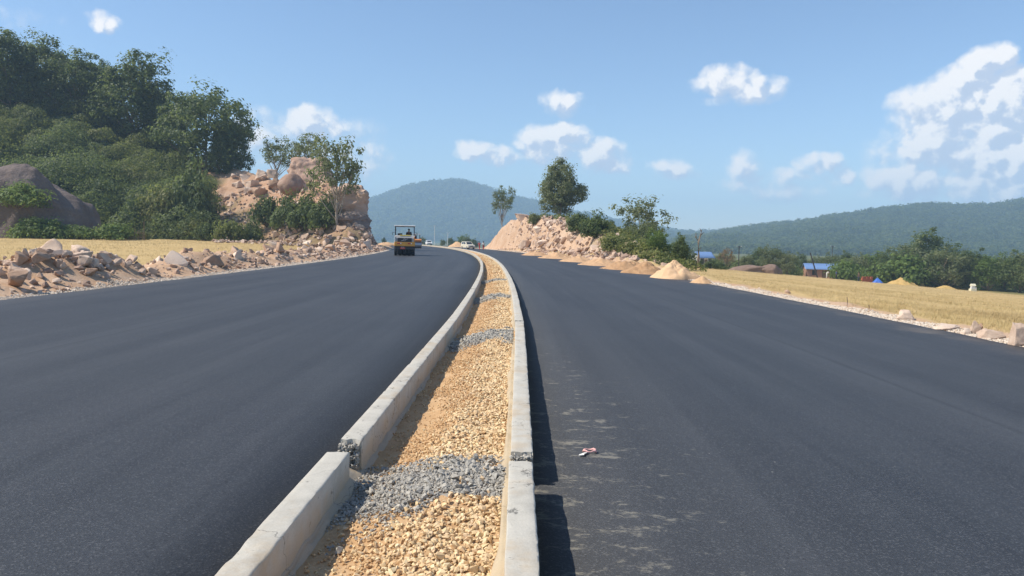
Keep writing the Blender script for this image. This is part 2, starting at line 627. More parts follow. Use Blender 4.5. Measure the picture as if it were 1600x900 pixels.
def asphalt(name, dusty):
    m, nt, out = new_mat(name)
    uv = nt.nodes.new('ShaderNodeUVMap').outputs[0]
    p = pos(nt)
    # lanes of the paver and of the rollers: long streaks along the road
    st = nt.nodes.new('ShaderNodeMapping')
    st.inputs['Scale'].default_value = (1.3, .035, 1)
    nt.links.new(uv, st.inputs['Vector'])
    streak = noise(nt, 1.0, 4, .6, st.outputs[0])
    st2 = nt.nodes.new('ShaderNodeMapping')
    st2.inputs['Scale'].default_value = (9, .12, 1)
    nt.links.new(uv, st2.inputs['Vector'])
    streak2 = noise(nt, 1.0, 3, .6, st2.outputs[0])
    big = noise(nt, .35, 4, .6, p)
    k = math_node(nt, 'ADD', math_node(nt, 'MULTIPLY', streak, .55), math_node(nt, 'ADD', math_node(nt, 'MULTIPLY', big, .25), math_node(nt, 'MULTIPLY', streak2, .2)))
    col = ramp(nt, k, [(.34, (.024, .027, .033)), (.5, (.037, .041, .048)), (.66, (.054, .058, .065))])
    # aggregate
    vo = N(nt, 'ShaderNodeTexVoronoi', in_Scale=125.0)
    nt.links.new(p, vo.inputs['Vector'])
    sepc = nt.nodes.new('ShaderNodeSeparateColor')
    nt.links.new(vo.outputs['Color'], sepc.inputs[0])
    bright = smooth(nt, sepc.outputs[0], .72, 1.0)
    col = mixc(nt, math_node(nt, 'MULTIPLY', bright, .5), col, (.125, .128, .134))
    darkc = smooth(nt, sepc.outputs[1], .75, 1.0)
    col = mixc(nt, math_node(nt, 'MULTIPLY', darkc, .5), col, (.012, .012, .014))
    sx = nt.nodes.new('ShaderNodeSeparateXYZ')
    nt.links.new(uv, sx.inputs[0])
    rough = .62
    if dusty:
        # dried cement slurry and dust trodden along the kerb
        near = smooth(nt, sx.outputs[0], 2.6, .1)
        nearv = smooth(nt, sx.outputs[1], 22, 5)
        w = math_node(nt, 'MULTIPLY', near, nearv)
        sm = nt.nodes.new('ShaderNodeMapping')
        sm.inputs['Scale'].default_value = (.95, 1.5, 1)
        nt.links.new(p, sm.inputs['Vector'])
        a = noise(nt, 3.4, 7, .74, sm.outputs[0], .3)
        b = noise(nt, 20, 4, .7, sm.outputs[0])
        thr = math_node(nt, 'ADD', math_node(nt, 'MULTIPLY', a, .62), math_node(nt, 'ADD', math_node(nt, 'MULTIPLY', b, .24), math_node(nt, 'MULTIPLY', w, .155)))
        spot = smooth(nt, thr, .595, .67)
        col = mixc(nt, math_node(nt, 'MULTIPLY', spot, .62), col, (.24, .225, .185))
        film = math_node(nt, 'MULTIPLY', w, .13)
        col = mixc(nt, film, col, (.12, .105, .085))
        edge = smooth(nt, math_node(nt, 'ADD', sx.outputs[0], math_node(nt, 'MULTIPLY', noise(nt, .8, 5, .7, p), 2.2)), 9.1, 10.2)
        col = mixc(nt, math_node(nt, 'MULTIPLY', edge, .45), col, (.32, .25, .18))
    # the joint between two passes of the paver
    sj = math_node(nt, 'ABSOLUTE', math_node(nt, 'ADD', math_node(nt, 'ADD', sx.outputs[0], -4.4 if dusty else 6.1), math_node(nt, 'MULTIPLY', noise(nt, 1.5, 3, .6, p), .06)))
    col = mixc(nt, smooth(nt, sj, .05, .015, 0, .45), col, (.016, .017, .020))
    col = mixc(nt, smooth(nt, sj, .5, .1, 0, .22), col, (.07, .075, .082))
    # stray pale flecks
    v2 = N(nt, 'ShaderNodeTexVoronoi', in_Scale=2.3)
    nt.links.new(p, v2.inputs['Vector'])
    fleck = smooth(nt, v2.outputs['Distance'], .022, .008)
    col = mixc(nt, math_node(nt, 'MULTIPLY', fleck, .6 if dusty else .25), col, (.42, .40, .36))
    hgt = noise(nt, 210, 3, .7, p)
    nrm = bump(nt, vo.outputs['Distance'], .35, .003, bump(nt, hgt, .3, .003))
    principled(nt, out, col, rough, .32, nrm)
    return m


M['asphalt_left'] = asphalt('asphalt_fresh', False)
M['asphalt_right'] = asphalt('asphalt_dusty', True)


def ground_mat():
    m, nt, out = new_mat('earth_and_fields')
    p = pos(nt)
    at_ = N(nt, 'ShaderNodeAttribute', attribute_name='zone')
    s = nt.nodes.new('ShaderNodeSeparateColor')
    nt.links.new(at_.outputs['Color'], s.inputs[0])
    f = noise(nt, .9, 7, .65, p)
    fine = noise(nt, 14, 5, .7, p)
    dirt = ramp(nt, f, [(.28, (.40, .225, .12)), (.5, (.50, .325, .20)), (.72, (.58, .43, .31))])
    dirt = mixc(nt, .35, dirt, ramp(nt, fine, [(.3, (.34, .21, .13)), (.7, (.64, .50, .38))]))
    mp = nt.nodes.new('ShaderNodeMapping')
    mp.inputs['Scale'].default_value = (.05, .22, 1)
    mp.inputs['Rotation'].default_value = (0, 0, .25)
    nt.links.new(p, mp.inputs['Vector'])
    ff = noise(nt, 1.0, 6, .6, mp.outputs[0])
    field = ramp(nt, ff, [(.3, (.33, .23, .11)), (.48, (.48, .345, .165)), (.7, (.56, .42, .215))])
    field = mixc(nt, .45, field, ramp(nt, noise(nt, 3.2, 5, .7, p), [(.3, (.32, .22, .085)), (.7, (.62, .45, .21))]))
    green = ramp(nt, noise(nt, .12, 6, .6, p), [(.35, (.05, .075, .02)), (.5, (.11, .12, .04)), (.65, (.20, .17, .08))])
    # r: bare earth, g: rice field, b: rough grass
    c = mixc(nt, s.outputs[1], dirt, field)
    c = mixc(nt, s.outputs[2], c, green)
    nrm = bump(nt, fine, .6, .04)
    principled(nt, out, c, .92, .12, nrm)
    return m


M['ground'] = ground_mat()


def bed_mat():
    m, nt, out = new_mat('median_earth')
    p = pos(nt)
    f = noise(nt, 3.5, 7, .65, p)
    fine = noise(nt, 60, 5, .7, p)
    c = ramp(nt, f, [(.3, (.42, .245, .115)), (.5, (.53, .335, .175)), (.7, (.60, .42, .25))])
    c = mixc(nt, .4, c, ramp(nt, fine, [(.3, (.33, .19, .09)), (.7, (.64, .46, .28))]))
    nrm = bump(nt, fine, .8, .012)
    principled(nt, out, c, .92, .12, nrm)
    return m


M['bed'] = bed_mat()


def hill_mat(name, earth, green):
    m, nt, out = new_mat(name)
    p = pos(nt)
    at_ = N(nt, 'ShaderNodeAttribute', attribute_name='zone')
    s = nt.nodes.new('ShaderNodeSeparateColor')
    nt.links.new(at_.outputs['Color'], s.inputs[0])
    f = noise(nt, .5, 7, .68, p)
    e = ramp(nt, f, [(.3, earth[0]), (.5, earth[1]), (.72, earth[2])])
    e = mixc(nt, .3, e, ramp(nt, noise(nt, 6, 6, .7, p), [(.3, tuple(x * .6 for x in earth[0])), (.7, earth[2])]))
    g = ramp(nt, noise(nt, .35, 6, .65, p), [(.3, green[0]), (.55, green[1]), (.75, green[2])])
    c = mixc(nt, s.outputs[1], e, g)
    nrm = bump(nt, noise(nt, 3.0, 6, .7, p), .7, .25)
    principled(nt, out, c, .92, .1, nrm)
    return m


M['hill'] = hill_mat('hill_earth', ((.34, .18, .10), (.46, .285, .18), (.54, .39, .285)), ((.035, .05, .015), (.075, .09, .03), (.13, .13, .05)))
M['mound'] = hill_mat('mound_earth', ((.44, .265, .155), (.54, .365, .24), (.63, .48, .36)), ((.05, .065, .02), (.10, .11, .04), (.17, .16, .07)))
M['far_hill'] = hill_mat('far_hill_earth', ((.12, .10, .05), (.16, .13, .07), (.22, .18, .10)), ((.025, .045, .016), (.045, .07, .026), (.08, .10, .04)))

M['yellow'] = plain('yellow_paint', (.74, .34, .05), .45, .5)
M['orange'] = plain('orange_paint', (.55, .20, .05), .5, .4)
M['white_paint'] = plain('white_paint', (.74, .73, .70), .45, .5, var=.08)
M['grey_paint'] = plain('grey_paint', (.36, .35, .34), .5, .4)
M['dark_metal'] = plain('dark_metal', (.045, .045, .05), .5, .4)
M['steel'] = plain('steel', (.42, .42, .43), .35, .5, .8)
M['rubber'] = plain('rubber', (.022, .022, .024), .8, .2)
M['red_plate'] = plain('red_plate', (.55, .035, .03), .5, .4, var=.06)
M['lemon'] = plain('lemon_paint', (.80, .62, .16), .5, .4, var=.06)
M['cream_paint'] = plain('cream_paint', (.70, .66, .54), .35, .5, var=.06)
M['glass'] = plain('dark_glass', (.03, .04, .05), .08, .6, var=.05)
M['red_glass'] = plain('red_lamp', (.50, .04, .03), .3, .5, var=.05)
M['lamp_glass'] = plain('lamp_glass', (.75, .75, .72), .15, .6, var=.05)
M['skin'] = plain('skin', (.20, .105, .065), .6, .3, var=.06)
M['hair'] = plain('hair', (.012, .010, .009), .6, .3)
M['cloth_dark'] = plain('cloth_dark', (.035, .04, .055), .9, .1)
M['cloth_red'] = plain('cloth_red', (.45, .045, .04), .9, .1)
M['cloth_white'] = plain('cloth_white', (.68, .66, .62), .9, .1)
M['cloth_blue'] = plain('cloth_blue', (.07, .12, .28), .9, .1)
M['cloth_brown'] = plain('cloth_brown', (.10, .07, .05), .9, .1)
M['cloth_pink'] = plain('cloth_pink', (.66, .38, .36), .9, .1, var=.35, scale=40)
M['roof_blue'] = plain('blue_sheet_roof', (.15, .25, .46), .45, .4, var=.12)
M['wall_brick'] = plain('brick_wall', (.36, .21, .15), .9, .1, var=.3, scale=2)
M['wall_white'] = plain('white_wall', (.70, .70, .68), .8, .2, var=.1)
M['wood'] = plain('wood', (.17, .125, .09), .85, .1, var=.35, scale=6)
M['pole_dark'] = plain('dark_pole', (.05, .045, .04), .7, .2)
M['pole_white'] = plain('white_pole', (.62, .63, .62), .6, .3)
M['tarp_blue'] = plain('blue_tarpaulin', (.05, .14, .48), .6, .3)
M['brick_red'] = plain('red_brick', (.42, .13, .07), .9, .1, var=.35, scale=5)
M['plaster'] = plain('pale_plaster', (.68, .63, .46), .8, .2)


# ================================================================== the lie of the land
def xr(y):
    """outer edge of the right median kerb: straight at first, then a long bend to the left"""
    y = np.asarray(y, float)
    ye = np.minimum(y, 300.0)
    base = .14 + .008 * (np.minimum(np.maximum(y, -10), 12) - 3) - np.maximum(ye - 8, 0) ** 2 / 1500.0
    return base - np.maximum(y - 300, 0) * (2 * 292 / 1500.0)


L_EDGE, R_EDGE = -11.25, 9.0
BERM = [(-60, .2), (10, .25), (15, .2), (18.4, .3), (19.8, .6), (20.8, 1.05), (22.2, 1.3), (23.6, 1.0), (25.0, .4), (26.6, .2), (28.8, .5), (31, .8), (36, .75), (40, .55), (44, .8), (52, .6), (60, .75), (70, .9), (82, .8), (95, .5), (110, .1), (200, .1), (4000, 0)]
BY, BH = [b[0] for b in BERM], [b[1] for b in BERM]


def ground_z(x, y):
    x = np.asarray(x, float)
    y = np.asarray(y, float)
    off = x - xr(y)
    z = np.full(np.broadcast(x, y).shape, -.34)
    nz = fbm(x * .9, y * .9, oct=4, seed=3)
    lump = fbm(x * 1.5, y * 1.5, oct=3, seed=9)
    # left verge: earth berm, then the field
    l = -(off - L_EDGE)
    fade = 1 - sstep(y, 150, 260)
    berm = np.interp(y, BY, BH) * np.exp(-((l - 2.3 - .3 * nz) / 1.15) ** 2) * (.72 + .16 * lump)
    lz = -.05 + .10 * sstep(l, .2, 1.2) * (1 + lump) * fade + berm - .5 * sstep(l, 3.0, 6.0) + .03 * nz + .03 * lump * sstep(l, .5, 1.2) * (1 - sstep(l, 3, 4.5)) * fade
    lz = lz + 1.05 * sstep(y, 45, 108) * sstep(l, 5, 16) * (1 - sstep(y, 200, 400))
    z = np.where(l > 0, np.minimum(lz, -.03 + 2 * l), z)
    # right verge and the field that falls away from the road
    r = off - R_EDGE
    rz = -.215 + .06 * sstep(r, .1, .8) * (1 + lump) - .065 * np.clip(r - .9, 0, 84) + .03 * nz * sstep(r, .3, 1)
    rz = rz + np.interp(y, [36, 43, 60, 100, 130, 150], [0, .32, .5, .55, .45, 0]) * np.exp(-((r - 1.5 - .3 * nz) / .75) ** 2) * (1 + .4 * lump)
    rz = rz + .02 * np.sin(r * .9 + .05 * y) * sstep(r, 6, 12)
    z = np.where(r > 0, rz, z)
    return z


# the hills are described by bearing (tangent of the angle from the view axis) and distance
def bearing(px):
    return (px - 800) / FPX


def hor(px):
    return 378 + .0218 * (px - 800)


HILL = [  # photo x, photo y of the bare crest, distance of the foot, distance of the crest
    (-420, 60, 96, 160), (-200, 105, 104, 164), (0, 150, 112, 166), (60, 160, 113, 166), (130, 172, 114, 165), (200, 205, 115, 163), (260, 228, 114, 160), (300, 243, 113, 158),
    (350, 262, 111, 152), (400, 272, 108, 143), (450, 280, 104, 134), (480, 286, 101, 128), (515, 296, 99, 122), (540, 306, 98, 116), (560, 326, 98, 112), (574, 356, 98, 109), (588, 386, 98, 106), (600, 400, 98, 105)]
HA = np.array([bearing(h[0]) for h in HILL])
HF = np.array([h[2] for h in HILL], float)
HC = np.array([h[3] for h in HILL], float)
HH = np.array([1.5 + (hor(h[0]) - h[1]) * h[3] / FPX for h in HILL])


def hill_z(x, y):
    x = np.asarray(x, float)
    y = np.maximum(np.asarray(y, float), 1)
    a = x / y
    F, C, H = np.interp(a, HA, HF), np.interp(a, HA, HC), np.interp(a, HA, HH)
    H = np.where(a > HA[-1], -3, H)
    t = (y - F) / (C - F)
    rocky = sstep(a, bearing(395), bearing(470))
    up = np.where(t < 1, np.clip(t, -.2, 1) ** 1 * (1 - rocky) + rocky * (sstep(t, -.15, .95) * .85 + .15 * np.clip(t, -.2, 1)), 1 - .12 * (t - 1))
    n = fbm(x * .13, y * .13, oct=4, seed=21) * 1.1 + fbm(x * .5, y * .5, oct=3, seed=22) * .35 * (1 + rocky)
    z = -.6 + (H + .3) * np.maximum(up, -.2) + n * sstep(t, 0, .25) * np.clip(H / 6, 0, 1)
    return np.where((a > HA[-1]) | (t < -.2), -9, z)


MY = [50, 58, 64, 70, 80, 95, 115, 130, 150, 158, 165, 171, 177, 190]
MHt = [-1.6, -.5, .7, 1.4, 2.5, 3.7, 5.0, 5.8, 6.2, 5.3, 3.6, 1.8, -.2, -1.6]


def mound_z(x, y):
    x = np.asarray(x, float)
    y = np.asarray(y, float)
    off = x - xr(y)
    h = np.interp(y, MY, MHt)
    n1 = fbm(x * .35, y * .35, oct=4, seed=31)
    n2 = fbm(x * 1.2, y * 1.2, oct=3, seed=32)
    wend = np.interp(y, [60, 90, 130, 180], [16.5, 20, 32, 32])
    prof = sstep(off, 10.0 + .3 * n1, 13.2 + .4 * n1) * (1 - sstep(off, wend * .5 + 6.5, wend))
    return np.where((y > 50) & (y < 190), -.45 + (h + .45) * prof * (1 + .07 * n1 + .04 * n2) - .2 - .11 * np.clip(off - 14, 0, 60) - 2.5 * sstep(off, wend - 2, wend + 3), -9)


def land_z(x, y):
    return np.maximum(np.maximum(ground_z(x, y), hill_z(x, y)), mound_z(x, y))


def hit(px, py, y0=8.0, y1=600.0):
    """where the line of sight through a photo point first meets the land"""
    d = pix_dir(px, py)
    Y = np.concatenate([np.arange(y0, 60, .1), np.arange(60, 240, .25), np.arange(240, y1, 1)])
    X, Z = d.x / d.y * Y, CAM_Z + d.z / d.y * Y
    below = np.nonzero(Z <= land_z(X, Y))[0]
    if len(below) == 0:
        return None
    i = below[0]
    return Vector((X[i], Y[i], float(land_z(X[i], Y[i]))))


def gz(x, y):
    return float(land_z(np.array([x]), np.array([y]))[0])


# ---- ground sheet
cols = np.unique(np.concatenate([
    [-3600, -2300, -1600, -1100, -800, -600, -450, -340, -260, -200, -160], np.arange(-130, -30, 6), np.arange(-30, -17, 1.0), np.arange(-17, -11.3, .22),
    [-11.25, -11.2, -10.9, -6, 0, 6, 8.8], np.arange(9.0, 13, .22), np.arange(13, 30, 1.2), np.arange(30, 130, 5), [140, 170, 220, 300, 420, 600, 900, 1300, 1800, 2300, 3000, 4200]]))
rows = np.concatenate([[-120, -80, -50, -30, -15, -6], np.arange(0, 80, .45), np.arange(80, 130, 1.0), np.arange(130, 300, 5), [320, 360, 420, 500, 600, 750, 950, 1200, 1600, 2200, 3000, 3800]])
OFF, YY = np.meshgrid(cols, rows)
XX = OFF + xr(YY)
ZZ = ground_z(XX, YY)
V = np.stack([XX, YY, ZZ], -1).reshape(-1, 3)
me = np_mesh('ground', V, grid_faces(len(rows), len(cols)), M['ground'], True)
nzz = fbm(XX * .5, YY * .5, oct=4, seed=5)
fieldw = np.maximum(sstep(-(OFF - L_EDGE) + .6 * nzz, 4.0, 5.2), sstep(OFF - R_EDGE + .35 * nzz, .9, 1.5))
greenw = np.maximum(sstep(YY + 6 * nzz, 118, 130) * sstep(OFF, -12, -14), sstep(OFF + 5 * nzz, 92, 104))
greenw = np.maximum(greenw, sstep(YY, 190, 215))
set_col(me, np.stack([1 - fieldw, fieldw, greenw], -1).reshape(-1, 3))
tag(link_obj('ground', me), kind='structure')


# ---- carriageways
def road_sheet(name, o0, o1, slope, mat):
    ys = np.concatenate([np.arange(-40, 60, .5), np.arange(60, 320, 1.5)])
    os_ = np.linspace(o0, o1, 12)
    os_ = np.concatenate([[o0], os_, [o1]])
    O, Y = np.meshgrid(os_, ys)
    rag = .035 * fbm(Y * 1.3, O * 0 + o0, oct=3, seed=77)
    outer = (np.abs(O) > 8)
    O2 = O + rag * outer
    X = O2 + xr(Y)
    Z = slope * O
    Z[:, 0] -= .16
    Z[:, -1] -= .16
    me = np_mesh(name, np.stack([X, Y, Z], -1).reshape(-1, 3), grid_faces(len(ys), len(os_)), mat, True)
    set_uv(me, np.stack([O2, Y], -1).reshape(-1, 2))
    return tag(link_obj(name, me), kind='structure')


road_sheet('road', L_EDGE, -1.2, 0.0, M['asphalt_left'])
road_sheet('road', -.05, R_EDGE, -.02, M['asphalt_right'])

# ---- median bed
random.seed(4)
rng = np.random.default_rng(11)
MI_L, MI_R = -1.12, -.13


def bed_z(off, y):
    u = (off - MI_L) / (MI_R - MI_L)
    nz = fbm(off * 5, np.asarray(y) * 5, oct=4, seed=41)
    lo = fbm(off * 1.2, np.asarray(y) * .7, oct=3, seed=42)
    z = -.035 + .10 * sstep(u, .1, .65) + .03 * sstep(u, .3, .6) * lo + .012 * nz
    # old cement dumps stand a little proud
    for (c, w) in PATCH:
        z = z + .045 * np.exp(-((np.asarray(y) - c - .12 * lo) / w) ** 2) * sstep(u, .05, .4)
    return z


PATCH = [(4.28, .44), (10.9, .75), (18.9, .8), (27.0, .7)]
ys = np.concatenate([np.arange(-4, 14, .025), np.arange(14, 60, .12), np.arange(60, 262, 1.0)])
os_ = np.linspace(MI_L, MI_R, 34)
O, Y = np.meshgrid(os_, ys)
me = np_mesh('median_strip', np.stack([O + xr(Y), Y, bed_z(O, Y)], -1).reshape(-1, 3), grid_faces(len(ys), len(os_)), M['bed'], True)
median = tag(link_obj('median_strip', me), kind='structure')


# ---- broken stone: angular hulls
def hull_mesh(seed, npts=11, flat=(1, .8, .62)):
    r = random.Random(seed)
    bm = bmesh.new()
    for i in range(npts):
        v = Vector((r.gauss(0, 1), r.gauss(0, 1), r.gauss(0, 1))).normalized() * r.uniform(.8, 1.0)
        bm.verts.new((v.x * flat[0], v.y * flat[1], v.z * flat[2]))
    res = bmesh.ops.convex_hull(bm, input=list(bm.verts))
    junk = [g for g in res['geom_interior'] if isinstance(g, bmesh.types.BMVert)]
    if junk:
        bmesh.ops.delete(bm, geom=junk, context='VERTS')
    bmesh.ops.triangulate(bm, faces=list(bm.faces))
    bmesh.ops.recalc_face_normals(bm, faces=list(bm.faces))
    bm.verts.index_update()
    V = np.array([v.co[:] for v in bm.verts])
    F = np.array([[v.index for v in f.verts] for f in bm.faces])
    bm.free()
    return V, F


HULLS = [hull_mesh(100 + i) for i in range(14)]


def rand_rot(n, rng, tilt=1.0):
    a, b, c = rng.uniform(0, 2 * np.pi, n), rng.normal(0, .5 * tilt, n), rng.normal(0, .5 * tilt, n)
    ca, sa, cb, sb, cc, sc = np.cos(a), np.sin(a), np.cos(b), np.sin(b), np.cos(c), np.sin(c)
    Z0 = np.zeros(n)
    I = np.ones(n)
    Rz = np.stack([ca, -sa, Z0, sa, ca, Z0, Z0, Z0, I], -1).reshape(-1, 3, 3)
    Rx = np.stack([I, Z0, Z0, Z0, cb, -sb, Z0, sb, cb], -1).reshape(-1, 3, 3)
    Ry = np.stack([cc, Z0, sc, Z0, I, Z0, -sc, Z0, cc], -1).reshape(-1, 3, 3)
    return Rz @ Rx @ Ry


def stones_mesh(name, P, S, mat, rng, tilt=1.0):
    n = len(P)
    which = rng.integers(0, len(HULLS), n)
    rot = rand_rot(n, rng, tilt)
    Vs, Fs, base = [], [], 0
    for k, (hv, hf) in enumerate(HULLS):
        idx = np.nonzero(which == k)[0]
        if len(idx) == 0:
            continue
        v = np.einsum('nij,vj->nvi', rot[idx], hv) * S[idx][:, None, None] + P[idx][:, None, :]
        f = hf[None] + (np.arange(len(idx)) * len(hv))[:, None, None] + base
        Vs.append(v.reshape(-1, 3))
        Fs.append(f.reshape(-1, 3))
        base += len(idx) * len(hv)
    return np_mesh(name, np.concatenate(Vs), np.concatenate(Fs), mat)


def in_patch(y, off):
    d = np.zeros_like(y)
    for (c, w) in PATCH:
        d = np.maximum(d, np.exp(-((y - c) / w) ** 2 * 1.2))
    return d


def med_points(n, y0, y1, rng):
    y = y0 + (y1 - y0) * rng.random(n)
    off = rng.uniform(MI_L + .03, MI_R - .05, n)
    return off, y


# near stones that can be told apart are pieces of their own
stone_protos = [np_mesh('stone', hv, hf, M['gravel']) for hv, hf in HULLS]
cement_protos = [np_mesh('stone', hv, hf, M['cement_bits']) for hv, hf in HULLS[:6]]
made = 0
while made < 290:
    y = random.uniform(2.75, 4.6)
    off = random.uniform(MI_L + .1, MI_R - .08)
    u = (off - MI_L) / (MI_R - MI_L)
    cem = float(in_patch(np.array([y]), off)[0]) > .55
    if random.random() > (.18 + .82 * float(sstep(u, .35, .75))) * (.45 if cem else 1):
        continue
    s = random.uniform(.014, .026) * (1.25 if random.random() < .12 else 1)
    o = link_obj('stone', random.choice(cement_protos if cem and random.random() < .8 else stone_protos), median)
    o.location = (off + float(xr(y)), y, float(bed_z(np.array([off]), np.array([y]))[0]) + s * random.uniform(.25, .8))
    o.rotation_euler = (random.gauss(0, .6), random.gauss(0, .6), random.uniform(0, 6.28))
    o.scale = (s, s, s)
    made += 1

for (y0, y1, dens, smin, smax, sd_) in ((2.3, 6.5, 3600, .008, .022, 1), (6.5, 14, 2300, .011, .023, 2), (14, 30, 800, .017, .032, 3), (30, 75, 110, .03, .055, 4)):
    n = int(dens * (y1 - y0))
    off, y = med_points(n, y0, y1, rng)
    u = (off - MI_L) / (MI_R - MI_L)
    clump = fbm(off * 2.2, y * 1.5, oct=3, seed=55)
    keep = (rng.random(n) < .12 + .5 * sstep(u + .2 * clump, .16, .34) + .38 * sstep(u + .16 * clump, .34, .66)) & (in_patch(y, off) + .5 * clump + rng.normal(0, .14, n) < .66)
    off, y = off[keep], y[keep]
    S = rng.uniform(smin, smax, len(y)) * np.where(rng.random(len(y)) < .1, 1.35, 1) * (.62 + .38 * sstep((off - MI_L) / 1.0 + .2 * clump[keep], .3, .7))
    P = np.stack([off + xr(y), y, bed_z(off, y) + S * rng.uniform(.1, .7, len(y))], -1)
    earthy = rng.random(len(y)) < .75 - .62 * sstep((off - MI_L) / .98 + .15 * clump[keep], .35, .72)
    for nm, msk, mt in (('gravel', ~earthy, M['gravel']), ('gravel', earthy, M['gravel_earth'])):
        if msk.sum():
            tag(link_obj(nm, stones_mesh(nm, P[msk], S[msk], mt, rng), median), kind='stuff')

# dumps of wet cement left at the kerb joints
PATCH_LABEL = ['grey lumpy cement spill on the median gravel nearest the camera', 'grey cement spill on the median gravel, second from the camera', 'small grey cement spill on the median gravel, third from the camera', 'faint grey cement spill farthest along the median gravel']
for i, (c, w) in enumerate(PATCH):
    n = int(20000 * w * 1.6 / (1 + c / 5)) + 300
    y = c + rng.normal(0, w * .66, n)
    off = MI_L + .02 + (MI_R - MI_L - .06) * rng.random(n) ** .8
    lumpy = fbm(off * 4, y * 4, oct=3, seed=57 + i)
    k = np.abs(y - c) < w * (1.05 + .75 * lumpy)
    off, y = off[k], y[k]
    S = rng.uniform(.004, .012, len(y)) * np.where(rng.random(len(y)) < .06, 2.0, 1) * (1 + c / 18)
    P = np.stack([off + xr(y), y, bed_z(off, y) + S * rng.uniform(.1, .9, len(y)) + .012 * np.clip(lumpy[k], 0, 1)], -1)
    o = link_obj('cement_spill', stones_mesh('cement_spill', P, S, M['cement_bits'], rng))
    tag(o, PATCH_LABEL[i], 'cement spill', 'cement spills on the median')
    ys = np.linspace(c - w * 1.25, c + w * 1.25, int(2.5 * w / .02) if c < 8 else 40)
    oo = np.linspace(MI_L + .02, MI_R - .03, 40)
    O, Y = np.meshgrid(oo, ys)
    edge = 1 - sstep(np.abs(Y - c) / w + .5 * fbm(O * 3, Y * 3, oct=4, seed=60 + i), .65, 1.05)
    Z = bed_z(O, Y) - .03 + .030 * edge + .008 * fbm(O * 30, Y * 30, oct=3, seed=66) * edge
    link_obj('cement_crust', np_mesh('cement_crust', np.stack([O + xr(Y), Y, Z], -1).reshape(-1, 3), grid_faces(len(ys), len(oo)), M['mortar'], True), o)


# ---- kerbs, cast in lengths of about 7.6 m with open or patched joints
def kerb_stone(parent, y0, y1, o0, o1, ztop, seed, step, mat, rough_ends=True):
    n = max(8, int((y1 - y0) / step))
    ys = np.linspace(y0, y1, n)
    b = .007
    w = o1 - o0
    prof = [(0, -.16), (0, -.02), (0, ztop * .5), (0, ztop - b), (b * .3, ztop - b * .3), (b, ztop)]
    prof += [(w * t, ztop) for t in (.3, .5, .7)]
    prof += [(w - b * 1.8, ztop), (w - b * .5, ztop - b * .4), (w, ztop - b * 1.6), (w, ztop * .5), (w, -.02), (w, -.16)]
    P = np.array(prof)
    O = o0 + P[None, :, 0] + np.zeros((n, 1))
    Z = P[None, :, 1] + np.zeros((n, 1))
    Yg = ys[:, None] + np.zeros((1, len(P)))
    big = fbm(Yg * .8 + seed, Yg * 0 + seed, oct=3, seed=seed)
    fine = fbm(O * 18 + seed, Yg * 11, Z * 18, oct=4, seed=seed + 5)
    topw = sstep(Z, .02, ztop)
    O = O + (.003 * big + .0035 * fine) * topw
    Z = Z + (.0035 * big + .003 * fine) * topw
    chip = np.clip(fbm(O * 0 + seed, Yg * 3.1, oct=4, seed=seed + 9) - .6, 0, 1) * .014
    edge = np.zeros(len(P))
    edge[3:7] = 1
    edge[9:13] = 1
    edge[4:6] = 1.3
    Z = Z - chip * edge * topw
    if rough_ends:
        for idx in (0, -1):
            Yg[idx] += .018 * fbm(O[idx] * 25, Z[idx] * 25, oct=3, seed=seed + 12)
    V = np.stack([O + xr(Yg), Yg, Z], -1).reshape(-1, 3)
    F = grid_faces(n, len(P))
    me = np_mesh('kerb_stone', V, F, mat, True)
    bm = bmesh.new()
    bm.from_mesh(me)
    bm.verts.ensure_lookup_table()
    rings = [[bm.verts[row * len(P) + k] for k in range(len(P))] for row in (0, n - 1)]
    for row, ring in zip((0, n - 1), rings):
        f = bm.faces.new(ring if row == 0 else ring[::-1])
        f.smooth = False
        c = bmesh.ops.poke(bm, faces=[f])
        for v in c['verts']:
            v.co.y += random.uniform(-.015, .015)
    bmesh.ops.recalc_face_normals(bm, faces=list(bm.faces))
    for e in bm.edges:
        if len(e.link_faces) == 2 and e.calc_face_angle(0) > .9:
            e.smooth = False
    bm.to_mesh(me)
    bm.free()
    return link_obj('kerb_stone', me, parent)


def joint_lump(parent, y0, y1, o0, o1, ztop, seed, mat=None):
    """rough mortar stuffed between two lengths"""
    rg = np.random.default_rng(seed)
    n = 420
    P = np.stack([rg.uniform(o0, o1, n), rg.uniform(y0 - .02, y1 + .02, n), rg.uniform(-.05, ztop, n)], -1)
    P[:, 0] += xr(P[:, 1])
    S = rg.uniform(.008, .022, n)
    return link_obj('joint_mortar', stones_mesh('joint_mortar', P, S, mat or M['cement_bits'], rg), parent)


HK = .20
kl = empty('median_kerb', (float(xr(0)) - 1.18, 0, 0))
tag(kl, 'long pale concrete kerb along the left side of the gravel median', 'kerb', 'median kerbs')
kr = empty('median_kerb', (float(xr(0)) - .07, 0, 0))
tag(kr, 'long pale concrete kerb along the right side of the gravel median, shadow on asphalt', 'kerb', 'median kerbs')


def lengths(first, gap0, step_len, end):
    out = [(-3.3, first)]
    y = first + gap0
    i = 0
    while y < end:
        out.append((y, y + step_len - .06))
        y += step_len
        i += 1
    return out


def keep_world(o, parent):
    o.matrix_parent_inverse = Matrix.Translation(-Vector(parent.location))


